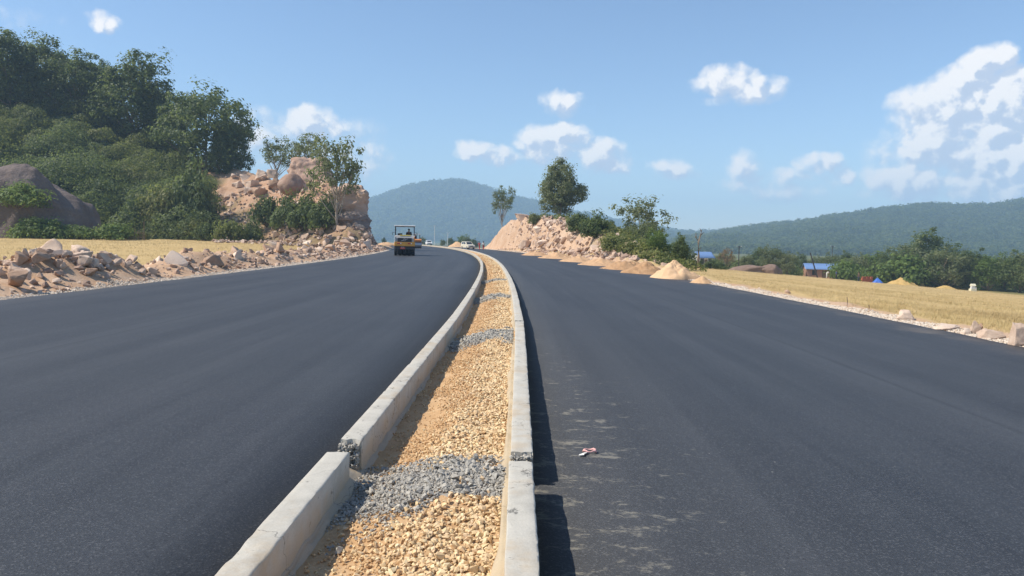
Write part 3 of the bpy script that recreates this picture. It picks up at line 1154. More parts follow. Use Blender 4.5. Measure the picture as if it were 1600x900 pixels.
for side, parent, segs, oa, ob in (('l', kl, lengths(4.50, .22, 7.68, 245), -1.25, -1.11), ('r', kr, lengths(4.30, .25, 7.62, 262), -.14, 0.0)):
    for i, (a, b) in enumerate(segs):
        dz = random.uniform(-.008, .008)
        do = random.uniform(-.008, .008)
        if side == 'l' and i == 0:
            dz, do = -.016, -.022
        if i == 1:
            do = .004
        step = .03 if b < 13 else (.1 if b < 40 else .5)
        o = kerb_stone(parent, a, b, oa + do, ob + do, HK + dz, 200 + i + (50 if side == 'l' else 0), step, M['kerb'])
        keep_world(o, parent)
    for i in range(len(segs) - 1):
        if segs[i][1] > 40:
            break
        if i == 0:
            j = joint_lump(parent, segs[i + 1][0] - .045, segs[i + 1][0] - .005, oa + .006, ob - .012, HK - .018, 300 + i + (9 if side == 'r' else 0))
        else:
            j = joint_lump(parent, segs[i][1], segs[i + 1][0], oa + .012, ob - .012, HK - .015 - (.02 if i else .0), 320 + i)
        keep_world(j, parent)

# mortar haunch behind the right kerb and footing of the left one
for name, parent, o0, o1, z0, z1, mt, sd_ in (('haunch', kr, -.205, -.13, .07, .115, M['haunch'], 71), ('footing', kl, -1.165, -1.07, .03, -.035, M['mortar'], 72)):
    ys = np.concatenate([np.arange(-3.3, 14, .035), np.arange(14, 70, .2)])
    u = np.linspace(0, 1, 9)
    U, Y = np.meshgrid(u, ys)
    O = o0 + (o1 - o0) * U
    n = fbm(O * 9, Y * 6, oct=4, seed=sd_)
    nl = fbm(O * 0, Y * 1.1, oct=3, seed=sd_ + 3)
    if name == 'haunch':
        Z = z0 + (z1 - z0) * sstep(U, 0, .5) + .01 * n
        Z[:, 0] = -.03
        O[:, :3] += (.028 * nl)[:, :3]
    else:
        Z = z0 + (z1 - z0) * U + .012 * n
        Z[:, -1] = -.09
        O[:, -4:] += (.02 * nl)[:, -4:]
    f = grid_faces(len(ys), len(u))
    o = link_obj(name, np_mesh(name, np.stack([O + xr(Y), Y, Z], -1).reshape(-1, 3), f, mt, True), parent)
    keep_world(o, parent)

# ---- crushed stone along the outer edges of the asphalt
def edge_gravel(name, o0, o1, parts, label):
    allP, allS = [], []
    for (y0, y1, dens, s0, s1) in parts:
        n = int((y1 - y0) * dens)
        y = rng.uniform(y0, y1, n)
        off = o0 + (o1 - o0) * rng.beta(1.6, 1.6, n)
        x = off + xr(y)
        S = rng.uniform(s0, s1, n)
        allP.append(np.stack([x, y, ground_z(x, y) + S * .3], -1))
        allS.append(S)
    P, S = np.concatenate(allP), np.concatenate(allS)
    return tag(link_obj(name, stones_mesh(name, P, S, M['edge_gravel'], rng)), label, 'gravel', kind='stuff')


edge_gravel('edge_gravel', L_EDGE - .55, L_EDGE + .04, [(12, 30, 260, .018, .045), (30, 60, 150, .03, .06), (60, 130, 60, .05, .09)], 'pale crushed stone strip along the left edge of the asphalt')
edge_gravel('edge_gravel', R_EDGE - .03, R_EDGE + .62, [(9, 30, 420, .018, .045), (30, 60, 180, .03, .06), (60, 170, 60, .05, .09)], 'pale crushed stone strip along the right edge of the asphalt')


# ================================================================== the left hill and the right mound
def polar_sheet(name, a0, a1, na, Yf, zf, mat, colf=None):
    """Yf(a, t) gives the distance for t in 0..1"""
    A = np.linspace(a0, a1, na)
    T = np.linspace(0, 1, Yf[1])
    AA, TT = np.meshgrid(A, T)
    Y = Yf[0](AA, TT)
    X = AA * Y
    Z = zf(X, Y)
    me = np_mesh(name, np.stack([X, Y, Z], -1).reshape(-1, 3), grid_faces(len(T), len(A)), mat, True)
    if colf is not None:
        set_col(me, colf(X, Y, AA, TT).reshape(-1, 3))
    return tag(link_obj(name, me), kind='structure')


def hill_col(X, Y, A, T):
    n = fbm(X * .12, Y * .12, oct=4, seed=91)
    bare = sstep(A + .03 * n, bearing(300), bearing(345))
    g = 1 - bare * (1 - .55 * sstep(n, .0, .5))
    return np.stack([1 - g, g, g * 0], -1)


polar_sheet('hill', HA[0], HA[-1], 260, (lambda a, t: np.interp(a, HA, HF) - 4 + t * (np.interp(a, HA, HC) - np.interp(a, HA, HF) + 75), 150), hill_z, M['hill'], hill_col)

ys = np.linspace(51, 188, 220)
os_ = np.linspace(9.6, 37, 80)
O, Y = np.meshgrid(os_, ys)
X = O + xr(Y)
me = np_mesh('mound', np.stack([X, Y, mound_z(X, Y)], -1).reshape(-1, 3), grid_faces(len(ys), len(os_)), M['mound'], True)
n = fbm(X * .3, Y * .3, oct=4, seed=93)
g = np.clip(sstep(O + 2 * n, 14.2, 17.5) + sstep(-Y + 6 * n, -84, -74) * .75 * sstep(O, 11, 13), 0, 1)
set_col(me, np.stack([1 - g, g, g * 0], -1).reshape(-1, 3))
tag(link_obj('mound', me), kind='structure')


# ---- far hills
def far_hill(name, pts, foot, crest, back, base, seed, amp):
    a = np.array([bearing(p[0]) for p in pts])
    h = np.array([1.5 + (hor(p[0]) - p[1]) * crest / FPX for p in pts])

    def z(x, y):
        aa = x / np.maximum(y, 1)
        H = np.interp(aa, a, h)
        t = (y - foot) / (crest - foot)
        n = fbm(x * 3 / crest * 4, y * 3 / crest * 4, oct=5, seed=seed)
        return base + (H - base) * np.where(t < 1, sstep(t, -.05, 1.05), 1 - .25 * (t - 1)) + amp * n * sstep(t, 0, .3)

    polar_sheet(name, a[0], a[-1], 150, (lambda A, t: foot - 30 + t * (back - foot + 30), 60), z, M['far_hill'], lambda X, Y, A, T: np.stack([A * 0, A * 0 + 1, A * 0], -1))
    return z, a


z_mid, a_mid = far_hill('far_hill', [(100, 345), (300, 340), (450, 338), (540, 330), (575, 318), (620, 301), (660, 292), (705, 289), (745, 294), (790, 306), (840, 320), (880, 334), (930, 345), (1000, 358), (1100, 372), (1250, 380)], 1900, 2700, 3500, -7, 121, 7)
z_low, a_low = far_hill('far_hill', [(840, 375), (900, 368), (980, 366), (1060, 367), (1120, 366), (1200, 368), (1350, 372), (1500, 380)], 1530, 2070, 2500, -7, 125, 4)
z_right, a_right = far_hill('far_hill', [(1040, 386), (1080, 376), (1130, 367), (1180, 362), (1240, 355), (1290, 345), (1330, 340), (1400, 332), (1440, 328), (1490, 331), (1540, 331), (1570, 325), (1600, 319), (1680, 300), (1800, 280), (2000, 270), (2300, 290)], 720, 1330, 1850, -7, 131, 5)


# ================================================================== foliage
def leaf_quads(C, size, rng, flat=0.0, out=None):
    """one rhombic leaf (or spray of leaves) at every centre"""
    n = len(C)
    nrm = rng.normal(0, 1, (n, 3))
    if out is None:
        nrm[:, 2] = np.abs(nrm[:, 2]) + flat
    else:
        nrm = out + nrm * .42      # leaves face out of their clump
    nrm /= np.linalg.norm(nrm, axis=1)[:, None]
    t = rng.normal(0, 1, (n, 3))
    t -= nrm * (t * nrm).sum(1)[:, None]
    t /= np.linalg.norm(t, axis=1)[:, None]
    b = np.cross(nrm, t)
    s = (size * rng.uniform(.6, 1.35, n))[:, None]
    w = s * rng.uniform(.42, .7, n)[:, None]
    V = np.stack([C - t * s, C + b * w + nrm * s * .12, C + t * s, C - b * w + nrm * s * .12], 1).reshape(-1, 3)
    F = np.arange(4 * n).reshape(-1, 4)
    return V, F


def crown_points(rng, h0, h1, r, clumps, per, csize, lobes=5, shell=.55, low=.0):
    """leaf positions gathered in clumps through an uneven crown"""
    ph = rng.uniform(0, 6.28, (lobes, 2))
    am = rng.uniform(.10, .24, lobes)
    C = []
    rz = (h1 - h0) / 2
    while len(C) < clumps:
        d = rng.normal(0, 1, 3)
        d /= np.linalg.norm(d)
        th, el = math.atan2(d[1], d[0]), d[2]
        k = 1 + sum(am[i] * math.sin((i % 3 + 1) * th + ph[i, 0]) * math.cos((i + 1) * el + ph[i, 1]) for i in range(lobes))
        q = (shell + (1 - shell) * rng.random()) ** .8 * k
        if d[2] < -.45 - low:
            continue
        C.append((d[0] * r * q, d[1] * r * q, h0 + rz + d[2] * rz * q))
    C = np.array(C)
    sz = csize * rng.uniform(.55, 1.3, clumps)
    n = rng.poisson(per, clumps)
    g = np.clip(rng.normal(0, 1, (n.sum(), 3)), -1.5, 1.5)
    P = np.repeat(C, n, 0) + g * np.repeat(sz, n)[:, None] * np.array([1, 1, .72])
    whole = (P - np.array([0, 0, h0 + rz * .8])) / np.array([r, r, rz])
    out = g / (np.linalg.norm(g, axis=1)[:, None] + .2) * .9 + whole * .5 + np.array([0, 0, .25])
    return C, P, out


def tree_meshes(seed, h, r, trunk_h, clumps, per, csize, leaf, mat, bark, trunk_r=.22, lean=.0, shell=.5, limbs=14, low=.15):
    rg = np.random.default_rng(seed)
    C, P, out = crown_points(rg, trunk_h, h, r, clumps, per, csize, shell=shell, low=low)
    P[:, 2] = np.maximum(P[:, 2], trunk_h * .5)
    V, F = leaf_quads(P, leaf, rg, 0, out)
    crown = np_mesh('crown', V, F, mat)
    mb = MB()
    top = h * .78
    k = 7
    spine = [Vector((lean * (i / k) ** 1.5 * h + rg.normal(0, .012 * h) * (i > 0), rg.normal(0, .012 * h) * (i > 0), top * i / k)) for i in range(k + 1)]
    mb.tube(spine, [trunk_r * (1.25 if i == 0 else 1) * (1 - .85 * i / k) + .02 for i in range(k + 1)], 7)
    for i in rg.permutation(len(C))[:limbs]:
        e = Vector(C[i])
        z0 = min(max(trunk_h * .55, e.z - r * .9), top * .85) * rg.uniform(.75, 1)
        f = z0 / top * k
        j = min(int(f), k - 1)
        s = spine[j].lerp(spine[j + 1], f - j)
        m1 = s.lerp(e, .4) + Vector((0, 0, -.03 * h * rg.random()))
        rr = trunk_r * (1 - .85 * f / k) * .55
        mb.tube([s, m1, s.lerp(e, .75), e], [rr, rr * .7, rr * .45, .012], 5)
    return mb.mesh('trunk', bark, True), crown


def place_tree(name, proto, loc, h, label, cat='tree', group=None, rz=None, wide=1.0, ph=1.0, parts=('trunk', 'crown')):
    """proto = (trunk mesh, crown mesh, natural height)"""
    o = empty(name, loc, random.uniform(0, 6.28) if rz is None else rz)
    s = h / proto[2]
    o.scale = (s * wide, s * wide, s)
    for nm, me in zip(parts, proto[:2]):
        link_obj(nm, me, o)
    return tag(o, label, cat, group)


def proto_tree(seed, h, *a, **k):
    t, c = tree_meshes(seed, h, *a, **k)
    return (t, c, h)


L, B = M['leaf'], M['bark']
T_BROAD = [proto_tree(s, 12.0, r, .6, 190, 66, .66, .22, M['leaf'], B, .24, low=.5) for s, r in ((1, 5.2), (2, 4.7), (3, 5.6), (4, 4.4))]
T_OVAL = [proto_tree(s, 12.0, 4.5, 1.0, 240, 70, .62, .20, M['leaf_dusty'], M['bark_pale'], .2, low=.5, shell=.4) for s in (13, 12)]
T_SPARSE = [proto_tree(s, 9.0, 3.4, 2.6, 80, 34, .44, .17, M['leaf_dusty'], M['bark_pale'], .15, low=.2, limbs=30, shell=.35) for s in (21, 22, 23)]
T_ROW = [proto_tree(s, 10.0, r, 1.0, 120, 46, .70, .24, m_, B, .2, low=.4) for s, r, m_ in ((31, 4.6, M['leaf_dusty']), (32, 4.2, M['leaf']), (33, 5.0, M['leaf_dusty']), (34, 4.4, M['leaf_bright']))]
T_DRY = [proto_tree(41, 7.0, 3.2, 1.8, 60, 22, .4, .17, M['leaf_dry'], M['bark'], .16, limbs=34)]


def shrub_proto(seed, r, h, clumps, per, csize, leaf, mat):
    rg = np.random.default_rng(seed)
    C, P, out = crown_points(rg, -.25 * h, h, r, clumps, per, csize, shell=.45)
    ok = P[:, 2] > .03
    P, out = P[ok], out[ok]
    V, F = leaf_quads(P, leaf, rg, .3, out)
    mb = MB()
    for i in rg.permutation(len(C))[:9]:
        e = Vector(C[i])
        if e.z < .2:
            continue
        mb.tube([(0, 0, -.1), (e.x * .45, e.y * .45, e.z * .55), e], [.045, .03, .01], 5)
    return (mb.mesh('stem', M['bark'], True), np_mesh('foliage', V, F, mat), h)


S_DARK = [shrub_proto(s, 1.5, 2.0, 60, 46, .34, .13, M['leaf']) for s in (51, 52, 53)]
S_BRIGHT = [shrub_proto(s, 1.5, 1.8, 60, 46, .32, .13, M['leaf_bright']) for s in (54, 55)]
S_SCRUB = [shrub_proto(s, 1.6, 1.9, 60, 46, .34, .13, M['leaf_scrub']) for s in (56, 57)]


def shrub(proto, px, py, hpx, wide, label, group, Y=None, name='shrub'):
    p = hit(px, py, 56) if Y is None else None
    if p is None:
        Y = Y or 120
        p = at(px, py, Y)
        p.z = gz(p.x, p.y)
    h = hpx * p.y / FPX
    wide *= .72
    return place_tree(name, proto, (p.x, p.y, p.z - .1), h, label, 'shrub', group, wide=wide, parts=('stem', 'foliage'))


def tree_at(name, proto, px, ptop, Y, label, group=None, wide=1.0, cat='tree', sink=.2, minh=2.0):
    q = at(px, ptop, Y)
    z = gz(q.x, q.y)
    return place_tree(name, proto, (q.x, q.y, z - sink), max(q.z - z + sink, minh), label, cat, group, wide=wide)


# trees along the crest of the left hill
CREST = [(-60, 40, 168, 1.05, 0), (14, 52, 160, 1.1, 1), (70, 64, 167, 1.1, 0), (118, 82, 163, 1.05, 2), (158, 98, 168, .9, 3), (205, 90, 160, 1.05, 1), (258, 138, 161, .95, 3), (322, 136, 153, 1.12, 2), (362, 190, 150, .75, 0), (345, 215, 147, .8, 1)]
CL = ['tall dark leafy tree at the very left of the hill crest', 'tall dark tree on the hill crest above the grey boulder', 'bushy dark tree on the hill crest, third from the left', 'pale topped tree on the crest, left of the tallest rounded one', 'slim tree on the crest squeezed left of the tallest rounded one', 'tallest rounded dark tree in the middle of the hill crest',
      'smaller leafy tree in the dip of the crest right of the tallest one', 'broad dark tree standing alone at the right end of the hill crest', 'small dark tree leaning out right of the broad crest tree', 'low dark tree under the broad tree at the end of the crest']
for (px, pt, Y, w, k), lb in zip(CREST, CL):
    tree_at('crest_tree', T_BROAD[k], px, pt, Y, lb, 'trees on the left hill crest', w, sink=.8)

# trees round the outcrop
tree_at('slender_tree', T_SPARSE[0], 432, 216, 131, 'slender sparse tree left of the great boulder on the outcrop', 'sparse trees on the outcrop', .95)
tree_at('slender_tree', T_SPARSE[1], 476, 208, 131, 'sparse tree standing right behind the great boulder', 'sparse trees on the outcrop', 1.0)
tree_at('slender_tree', T_SPARSE[2], 526, 212, 103, 'tall thin forked tree in front of the great boulder', 'sparse trees on the outcrop', .78)

# mound and right hand trees
tree_at('round_tree', T_OVAL[0], 878, 254, 126, 'tall dense rounded tree on top of the rocky mound', None, 1.0)
tree_at('slender_tree', T_SPARSE[1], 786, 290, 163, 'thin sparse tree at the left shoulder of the rocky mound', None, .72)
tree_at('slender_tree', T_SPARSE[0], 1008, 311, 96, 'spreading sparse tree rising behind the creeper covered thicket', None, 1.15)
tree_at('round_tree', T_ROW[1], 955, 344, 104, 'dark leafy tree right of the rocky mound', None, .8)
tree_at('round_tree', T_ROW[0], 985, 352, 92, 'dusty green tree between the mound and the creeper thicket', None, .8)
tree_at('round_tree', T_ROW[0], 1012, 345, 84, 'brownish green tree directly behind the creeper thicket', None, .7)
tree_at('creeper_thicket', T_ROW[3], 1030, 357, 66, 'tall creeper covered thicket behind the cone of sand', None, .85)
tree_at('creeper_thicket', T_ROW[1], 1062, 366, 68, 'dark creeper covered thicket at the right, beside the white blue house', None, .72)

# row of trees beyond the rice field
ROWT = [(1066, 378, 112), (1132, 394, 165), (1168, 398, 150), (1186, 388, 158), (1208, 384, 150), (1232, 394, 148), (1250, 396, 168), (1275, 399, 172), (1300, 396, 168), (1322, 394, 165), (1342, 396, 150), (1364, 398, 158), (1384, 393, 146), (1406, 394, 150), (1424, 378, 148),
        (1452, 360, 150), (1478, 388, 140), (1502, 392, 146), (1526, 391, 140), (1548, 395, 136), (1572, 398, 140), (1596, 394, 132), (1628, 390, 128), (1665, 392, 130)]
ordn = ['first', 'second', 'third', 'fourth', 'fifth', 'sixth', 'seventh', 'eighth', 'ninth', 'tenth', 'eleventh', 'twelfth', 'thirteenth', 'fourteenth', 'fifteenth', 'sixteenth', 'seventeenth', 'eighteenth', 'nineteenth', 'twentieth', 'twenty-first', 'twenty-second', 'twenty-third', 'twenty-fourth']
for i, (px, pt, Y) in enumerate(ROWT):
    lb = 'tallest green tree in the row beyond the right rice field' if px == 1452 else 'leafy green tree, %s from the left in the row beyond the rice field' % ordn[i]
    tree_at('field_tree', T_ROW[(i * 7 + 1) % 3] if px != 1548 else T_ROW[3], px, pt, Y, lb, 'trees beyond the rice field', random.uniform(.85, 1.15) if px != 1452 else 1.0)
tree_at('dry_tree', T_DRY[0], 1137, 389, 148, 'reddish brown half bare tree behind the rice field', None, .9)
for px, pt, Y, lb in ((1420, 402, 142, 'bright yellow green bush before the tree row, left of the tallest tree'), (1368, 402, 150, 'bright green banana like bush behind the blue tarpaulin'), (1318, 410, 138, 'pale green bush right of the brick house'), (1112, 408, 108, 'dark round bush right of the dead tree'),
                      (1085, 416, 96, 'low dark bush in front of the white house'), (1126, 411, 112, 'dark bush beside the earth bank at the field edge')):
    q = at(px, pt, Y)
    z = gz(q.x, q.y)
    place_tree('shrub', (S_BRIGHT if 'bright' in lb or 'pale' in lb else S_DARK)[0], (q.x, q.y, z - .1), max(1.2, q.z - z + .1), lb, 'shrub', 'bushes at the edge of the rice field', wide=1.05, parts=('stem', 'foliage'))


# undergrowth along the foot of the tree row, one mass
def scrub_mass(name, P, r, per, leaf, mat, rng, squash=.8):
    n = len(P)
    cnt = rng.poisson(per * np.clip((r / np.mean(r)) ** 1.7, .35, 6), n)
    d = rng.normal(0, 1, (cnt.sum(), 3))
    d /= np.linalg.norm(d, axis=1)[:, None]
    d[:, 2] = np.abs(d[:, 2]) * squash
    lum = 1 + .22 * fbm(np.repeat(P[:, 0], cnt) + d[:, 0] * 1.6, np.repeat(P[:, 1], cnt) + d[:, 1] * 1.6, d[:, 2] * 1.6, oct=2, seed=5)
    q = (rng.uniform(.8, 1.06, len(d)) * lum)[:, None]
    rr = np.repeat(r, cnt)[:, None]
    C = np.repeat(P, cnt, 0) + d * q * rr
    V, F = leaf_quads(C, leaf, rng, .2, d)
    return np_mesh(name, V, F, mat)


rg = np.random.default_rng(77)
n = 420
a = rg.uniform(bearing(1070), bearing(1760), n)
y = rg.uniform(156, 182, n) - (a - .25) * 36
P = np.stack([a * y, y, land_z(a * y, y)], -1)
tag(link_obj('undergrowth', scrub_mass('undergrowth', P, rg.uniform(.8, 2.4, n), 90, .24, M['leaf'], rg, 1.1)), 'green undergrowth along the foot of the tree row', 'undergrowth', kind='stuff')

# scrub and creepers that cover the left hill
n = 1900
a = rg.uniform(bearing(-260), bearing(400), n)
t = rg.random(n) ** .9 * 1.12
F_, C_ = np.interp(a, HA, HF), np.interp(a, HA, HC)
y = F_ + 1 + t * (C_ - F_)
x = a * y
thin = fbm(x * .1, y * .1, oct=3, seed=95)
keep = rg.random(n) < (1 - sstep(a + .03 * thin, bearing(280), bearing(330))) * np.where(t > .05, 1, .6)
x, y, t, thin = x[keep], y[keep], t[keep], thin[keep]
P = np.stack([x, y, land_z(x, y) - .2], -1)
r = (.6 + 3.6 * rg.random(len(x)) ** 4) * (1 + .5 * np.clip(thin, -.5, 1)) * np.where(t < .75, 1.15, .8)
mix = fbm(x * .07, y * .07, oct=3, seed=96) + .5 * (t - .5)
for msk, mt in ((mix < -.22, M['leaf']), (mix >= -.22, M['leaf_scrub'])):
    tag(link_obj('hill_scrub', scrub_mass('hill_scrub', P[msk], r[msk], 190, .20, mt, rg, .95)), 'dark green scrub and creepers covering the left hillside' if mt is M['leaf'] else 'yellowish green scrub covering the upper left hillside', 'scrub', kind='stuff')

# creepers and grass behind the rocks of the mound
n = 260
y = rg.uniform(60, 168, n)
off = rg.uniform(14.5, 19 + 7 * sstep(y, 90, 125), n) - sstep(y, 95, 70) * 2.0
x = off + xr(y)
P = np.stack([x, y, land_z(x, y) - .15], -1)
tag(link_obj('mound_scrub', scrub_mass('mound_scrub', P, rg.uniform(.5, 1.5, n), 100, .15, M['leaf_scrub'], rg)), 'low scrub and creepers over the back of the rocky mound', 'scrub', kind='stuff')

# forest on the far hills
def forest(name, zf, a0, a1, y0, y1, n, r, per, leaf, seed, label):
    rg = np.random.default_rng(seed)
    a = rg.uniform(a0, a1, n)
    y = np.sqrt(rg.uniform(y0 ** 2, y1 ** 2, n))
    x = a * y
    P = np.stack([x, y, zf(x, y) + r * .1], -1)
    rr = r * rg.uniform(.55, 1.35, n)
    tag(link_obj(name, scrub_mass(name, P, rr, per, leaf, M['leaf_far'], rg, 1.15)), label, 'forest', kind='stuff')


forest('hill_forest', z_mid, bearing(420), bearing(1120), 1950, 2770, 5600, 12.0, 34, 3.6, 201, 'blue green forest covering the distant middle hill')
forest('hill_forest', z_low, bearing(860), bearing(1240), 1550, 2090, 1600, 10.5, 30, 3.1, 202, 'blue green forest on the low distant ridge')
forest('hill_forest', z_right, bearing(1050), bearing(1900), 730, 1365, 7600, 7.2, 50, 1.75, 203, 'green forest covering the hill on the right')

# far bushes and little trees where the road goes out of sight
for px, pt, Y, lb in ((692, 374, 262, 'pale green far bush left of the road end'), (704, 371, 268, 'light green far bush in the middle of the road end'), (722, 366, 285, 'small dark far tree left of the thin one at the road end'), (730, 369, 280, 'thin dark far tree by the cream car'), (741, 373, 262, 'small far bush left of the rocky mound'), (712, 376, 250, 'low far bush behind the pale earth heap'),
                      (600, 371, 300, 'far green bush left of the big road roller'), (660, 370, 320, 'far green bush behind the small road roller')):
    tree_at('distant_tree', T_ROW[(px // 7) % 4], px, pt, Y, lb, 'small trees at the road end', .8, minh=2.5)

# shrubs along the foot of the left hill
FOOT = [(52, 362, 34, 1.2, 1, 'bright green bush at the foot of the grey boulder, left one'), (78, 362, 30, 1.2, 1, 'bright green bush at the foot of the grey boulder, right one'), (124, 362, 22, 1.1, 1, 'small bright bush right of the grey boulder'), (178, 366, 26, 1.3, 1, 'light green bush by the thin fence'),
        (208, 358, 42, .9, 0, 'dark bush above the light green bush by the fence'), (262, 352, 60, .9, 2, 'tall creeper clad bush above the grey stone heap'), (300, 352, 86, .62, 0, 'tallest dark creeper column on the lower hillside'), (318, 358, 56, .7, 0, 'dark creeper clad bush right of the tallest creeper column'),
        (240, 356, 40, .9, 2, 'greenish bush just left of the grey stone heap'), (300, 374, 34, 1.0, 2, 'rounded bush at the hill foot below the creeper column'), (322, 376, 26, 1.1, 0, 'low dark bush at the hill foot, right of the rounded one'), (362, 378, 34, 1.1, 2, 'wide bush at the hill foot below the bare slope'), (392, 378, 30, 1.1, 0, 'dark bush at the hill foot left of the outcrop'),
        (418, 354, 44, .9, 0, 'dark green bush on the bare slope left of the outcrop thicket'), (452, 358, 46, 1.0, 0, 'left dark bush of the thicket below the great boulder'), (480, 360, 50, .95, 0, 'middle dark bush of the thicket below the great boulder'), (506, 360, 46, .9, 0, 'right dark bush of the thicket below the great boulder'), (40, 318, 30, 1.4, 1, 'leafy bush growing on top of the grey boulder')]
for (px, py, hp, w, k, lb) in FOOT[:-1]:
    shrub((S_DARK, S_BRIGHT, S_SCRUB)[k][(px // 3) % 2], px, py, hp, w * (1.35 if k == 1 else 1), lb, 'shrubs along the foot of the left hill', Y=(97.5 + px * .02) if px < 190 else None)

# mound shrubs
for (px, py, hp, w, k, lb) in [(930, 372, 34, 1.2, 0, 'dark bush behind the boulders at the right of the mound'), (905, 362, 28, 1.2, 0, 'dark bush under the tall round tree on the mound'), (960, 392, 24, 1.3, 2, 'low bush behind the rock scree of the mound'), (985, 398, 20, 1.4, 2, 'low bush behind the sand heaps'), (835, 350, 16, 1.0, 2, 'small bush on the top of the mound')]:
    shrub((S_DARK, S_BRIGHT, S_SCRUB)[k][px % 2], px, py, hp, w, lb, 'shrubs on the rocky mound')


# ================================================================== rocks
def boulder_mesh(name, seed, sub, dims, mat, planes=9, rough=.06, smooth=True, cut=(.62, .95)):
    """icosphere cut flat by random planes, then roughened"""
    r = random.Random(seed)
    bm = bmesh.new()
    bmesh.ops.create_icosphere(bm, subdivisions=sub, radius=1.0)
    Vv = np.array([v.co[:] for v in bm.verts])
    for k in range(planes):
        d = np.array([r.gauss(0, 1), r.gauss(0, 1), r.gauss(0, .9)])
        d /= np.linalg.norm(d)
        c = r.uniform(*cut)
        h = Vv @ d
        over = np.maximum(h - c, 0)
        Vv = Vv - d[None] * over[:, None] * .94
    nrm = Vv / np.maximum(np.linalg.norm(Vv, axis=1), 1e-6)[:, None]
    n = fbm(Vv[:, 0] * 1.7 + seed, Vv[:, 1] * 1.7, Vv[:, 2] * 1.7, oct=5, seed=seed)
    Vv = Vv + nrm * (n * rough)[:, None]
    Vv = Vv * np.array(dims)[None]
    for v, c in zip(bm.verts, Vv):
        v.co = c
    me = bpy.data.meshes.new(name)
    bm.to_mesh(me)
    bm.free()
    me.materials.append(mat)
    me.polygons.foreach_set('use_smooth', np.full(len(me.polygons), smooth))
    return me


def block_mesh(name, seed, dims, mat, npts=13, sub=1, rough=.035, bevel=.05):
    """angular broken block: convex hull with worn edges and a rough skin"""
    r = random.Random(seed)
    bm = bmesh.new()
    for i in range(npts):
        v = Vector((r.uniform(-1, 1), r.uniform(-1, 1), r.uniform(-1, 1)))
        v = v / max(abs(v.x), abs(v.y), abs(v.z)) * r.uniform(.72, 1.0)
        if v.length > 1.25:
            v *= 1.25 / v.length
        bm.verts.new(v)
    res = bmesh.ops.convex_hull(bm, input=list(bm.verts))
    junk = [g for g in res['geom_interior'] if isinstance(g, bmesh.types.BMVert)]
    if junk:
        bmesh.ops.delete(bm, geom=junk, context='VERTS')
    bmesh.ops.dissolve_limit(bm, angle_limit=.3, verts=list(bm.verts), edges=list(bm.edges))
    if bevel:
        bmesh.ops.bevel(bm, geom=list(bm.edges), offset=bevel, segments=1, affect='EDGES', clamp_overlap=True)
    bmesh.ops.triangulate(bm, faces=list(bm.faces))
    for k in range(sub):
        bmesh.ops.subdivide_edges(bm, edges=[e for e in bm.edges if e.calc_length() > .22 / (k + 1)], cuts=1 if k else 2, use_grid_fill=True)
        bmesh.ops.triangulate(bm, faces=list(bm.faces))
    bmesh.ops.recalc_face_normals(bm, faces=list(bm.faces))
    bm.normal_update()
    P = np.array([v.co[:] for v in bm.verts])
    Nn = np.array([v.normal[:] for v in bm.verts])
    n = fbm(P[:, 0] * 2.1 + seed, P[:, 1] * 2.1, P[:, 2] * 2.1, oct=5, seed=seed)
    ridge = np.abs(fbm(P[:, 0] * 1.1 - seed, P[:, 1] * 1.1, P[:, 2] * 2.6, oct=3, seed=seed + 4))
    P = (P + Nn * (n * rough - ridge * rough * .8)[:, None]) * np.array(dims)[None]
    for v, c in zip(bm.verts, P):
        v.co = c
    for e in bm.edges:
        e.smooth = not (len(e.link_faces) == 2 and e.calc_face_angle(0) > .45)
    for f in bm.faces:
        f.smooth = True
    me = bpy.data.meshes.new(name)
    bm.to_mesh(me)
    bm.free()
    me.materials.append(mat)
    return me


_rr = random.Random(5)
ROCKS = [block_mesh('rock', 400 + i, (1, _rr.uniform(.7, 1.0), _rr.uniform(.6, .85)), M['rock_pale'] if i % 3 else M['rock'], sub=2, rough=.06) for i in range(12)]
ROCKS_LO = [block_mesh('rock', 430 + i, (1, _rr.uniform(.65, 1.0), _rr.uniform(.5, .8)), M['rock_pale'] if i % 3 else M['rock'], npts=11, sub=0, bevel=.07) for i in range(12)]


def heavy_base(me):
    P = np.empty(len(me.vertices) * 3, np.float32)
    me.vertices.foreach_get('co', P)
    P = P.reshape(-1, 3)
    k = 1 - .5 * (P[:, 2] - P[:, 2].min()) / (P[:, 2].max() - P[:, 2].min())
    P[:, :2] *= (k * 1.25)[:, None]
    me.vertices.foreach_set('co', P.ravel())
    me.update()
    return me


EDGE_ROCKS = [heavy_base(block_mesh('rock', 470 + i, (1, .8, .8), M['rock_pale'], npts=15, sub=2, rough=.08)) for i in range(6)]


def rock(loc, s, label, group=None, lo=False, tilt=.5, me=None, rz=None, name='rock', cat='rock'):
    o = link_obj(name, me or random.choice(ROCKS_LO if lo else ROCKS))
    o.location = loc
    o.rotation_euler = (random.gauss(0, tilt), random.gauss(0, tilt), random.uniform(0, 6.28) if rz is None else rz)
    o.scale = (s, s, s) if isinstance(s, (int, float)) else s
    return tag(o, label, cat, group)


def rock_px(px, py, wpx, label, group=None, hpx=None, Y=None, lift=.0, **k):
    """a rock whose middle shows at the photo point; width in photo pixels"""
    p = hit(px, py, 90) if Y is None else at(px, py, Y)
    if p is None:
        p = at(px, py, 100)
    s = wpx / 2 * p.y / FPX
    sz = (s, s, s) if hpx is None else (s, s * .9, hpx / 2 * p.y / FPX / .7)
    return rock((p.x, p.y, p.z + lift * s), sz, label, group, **k)


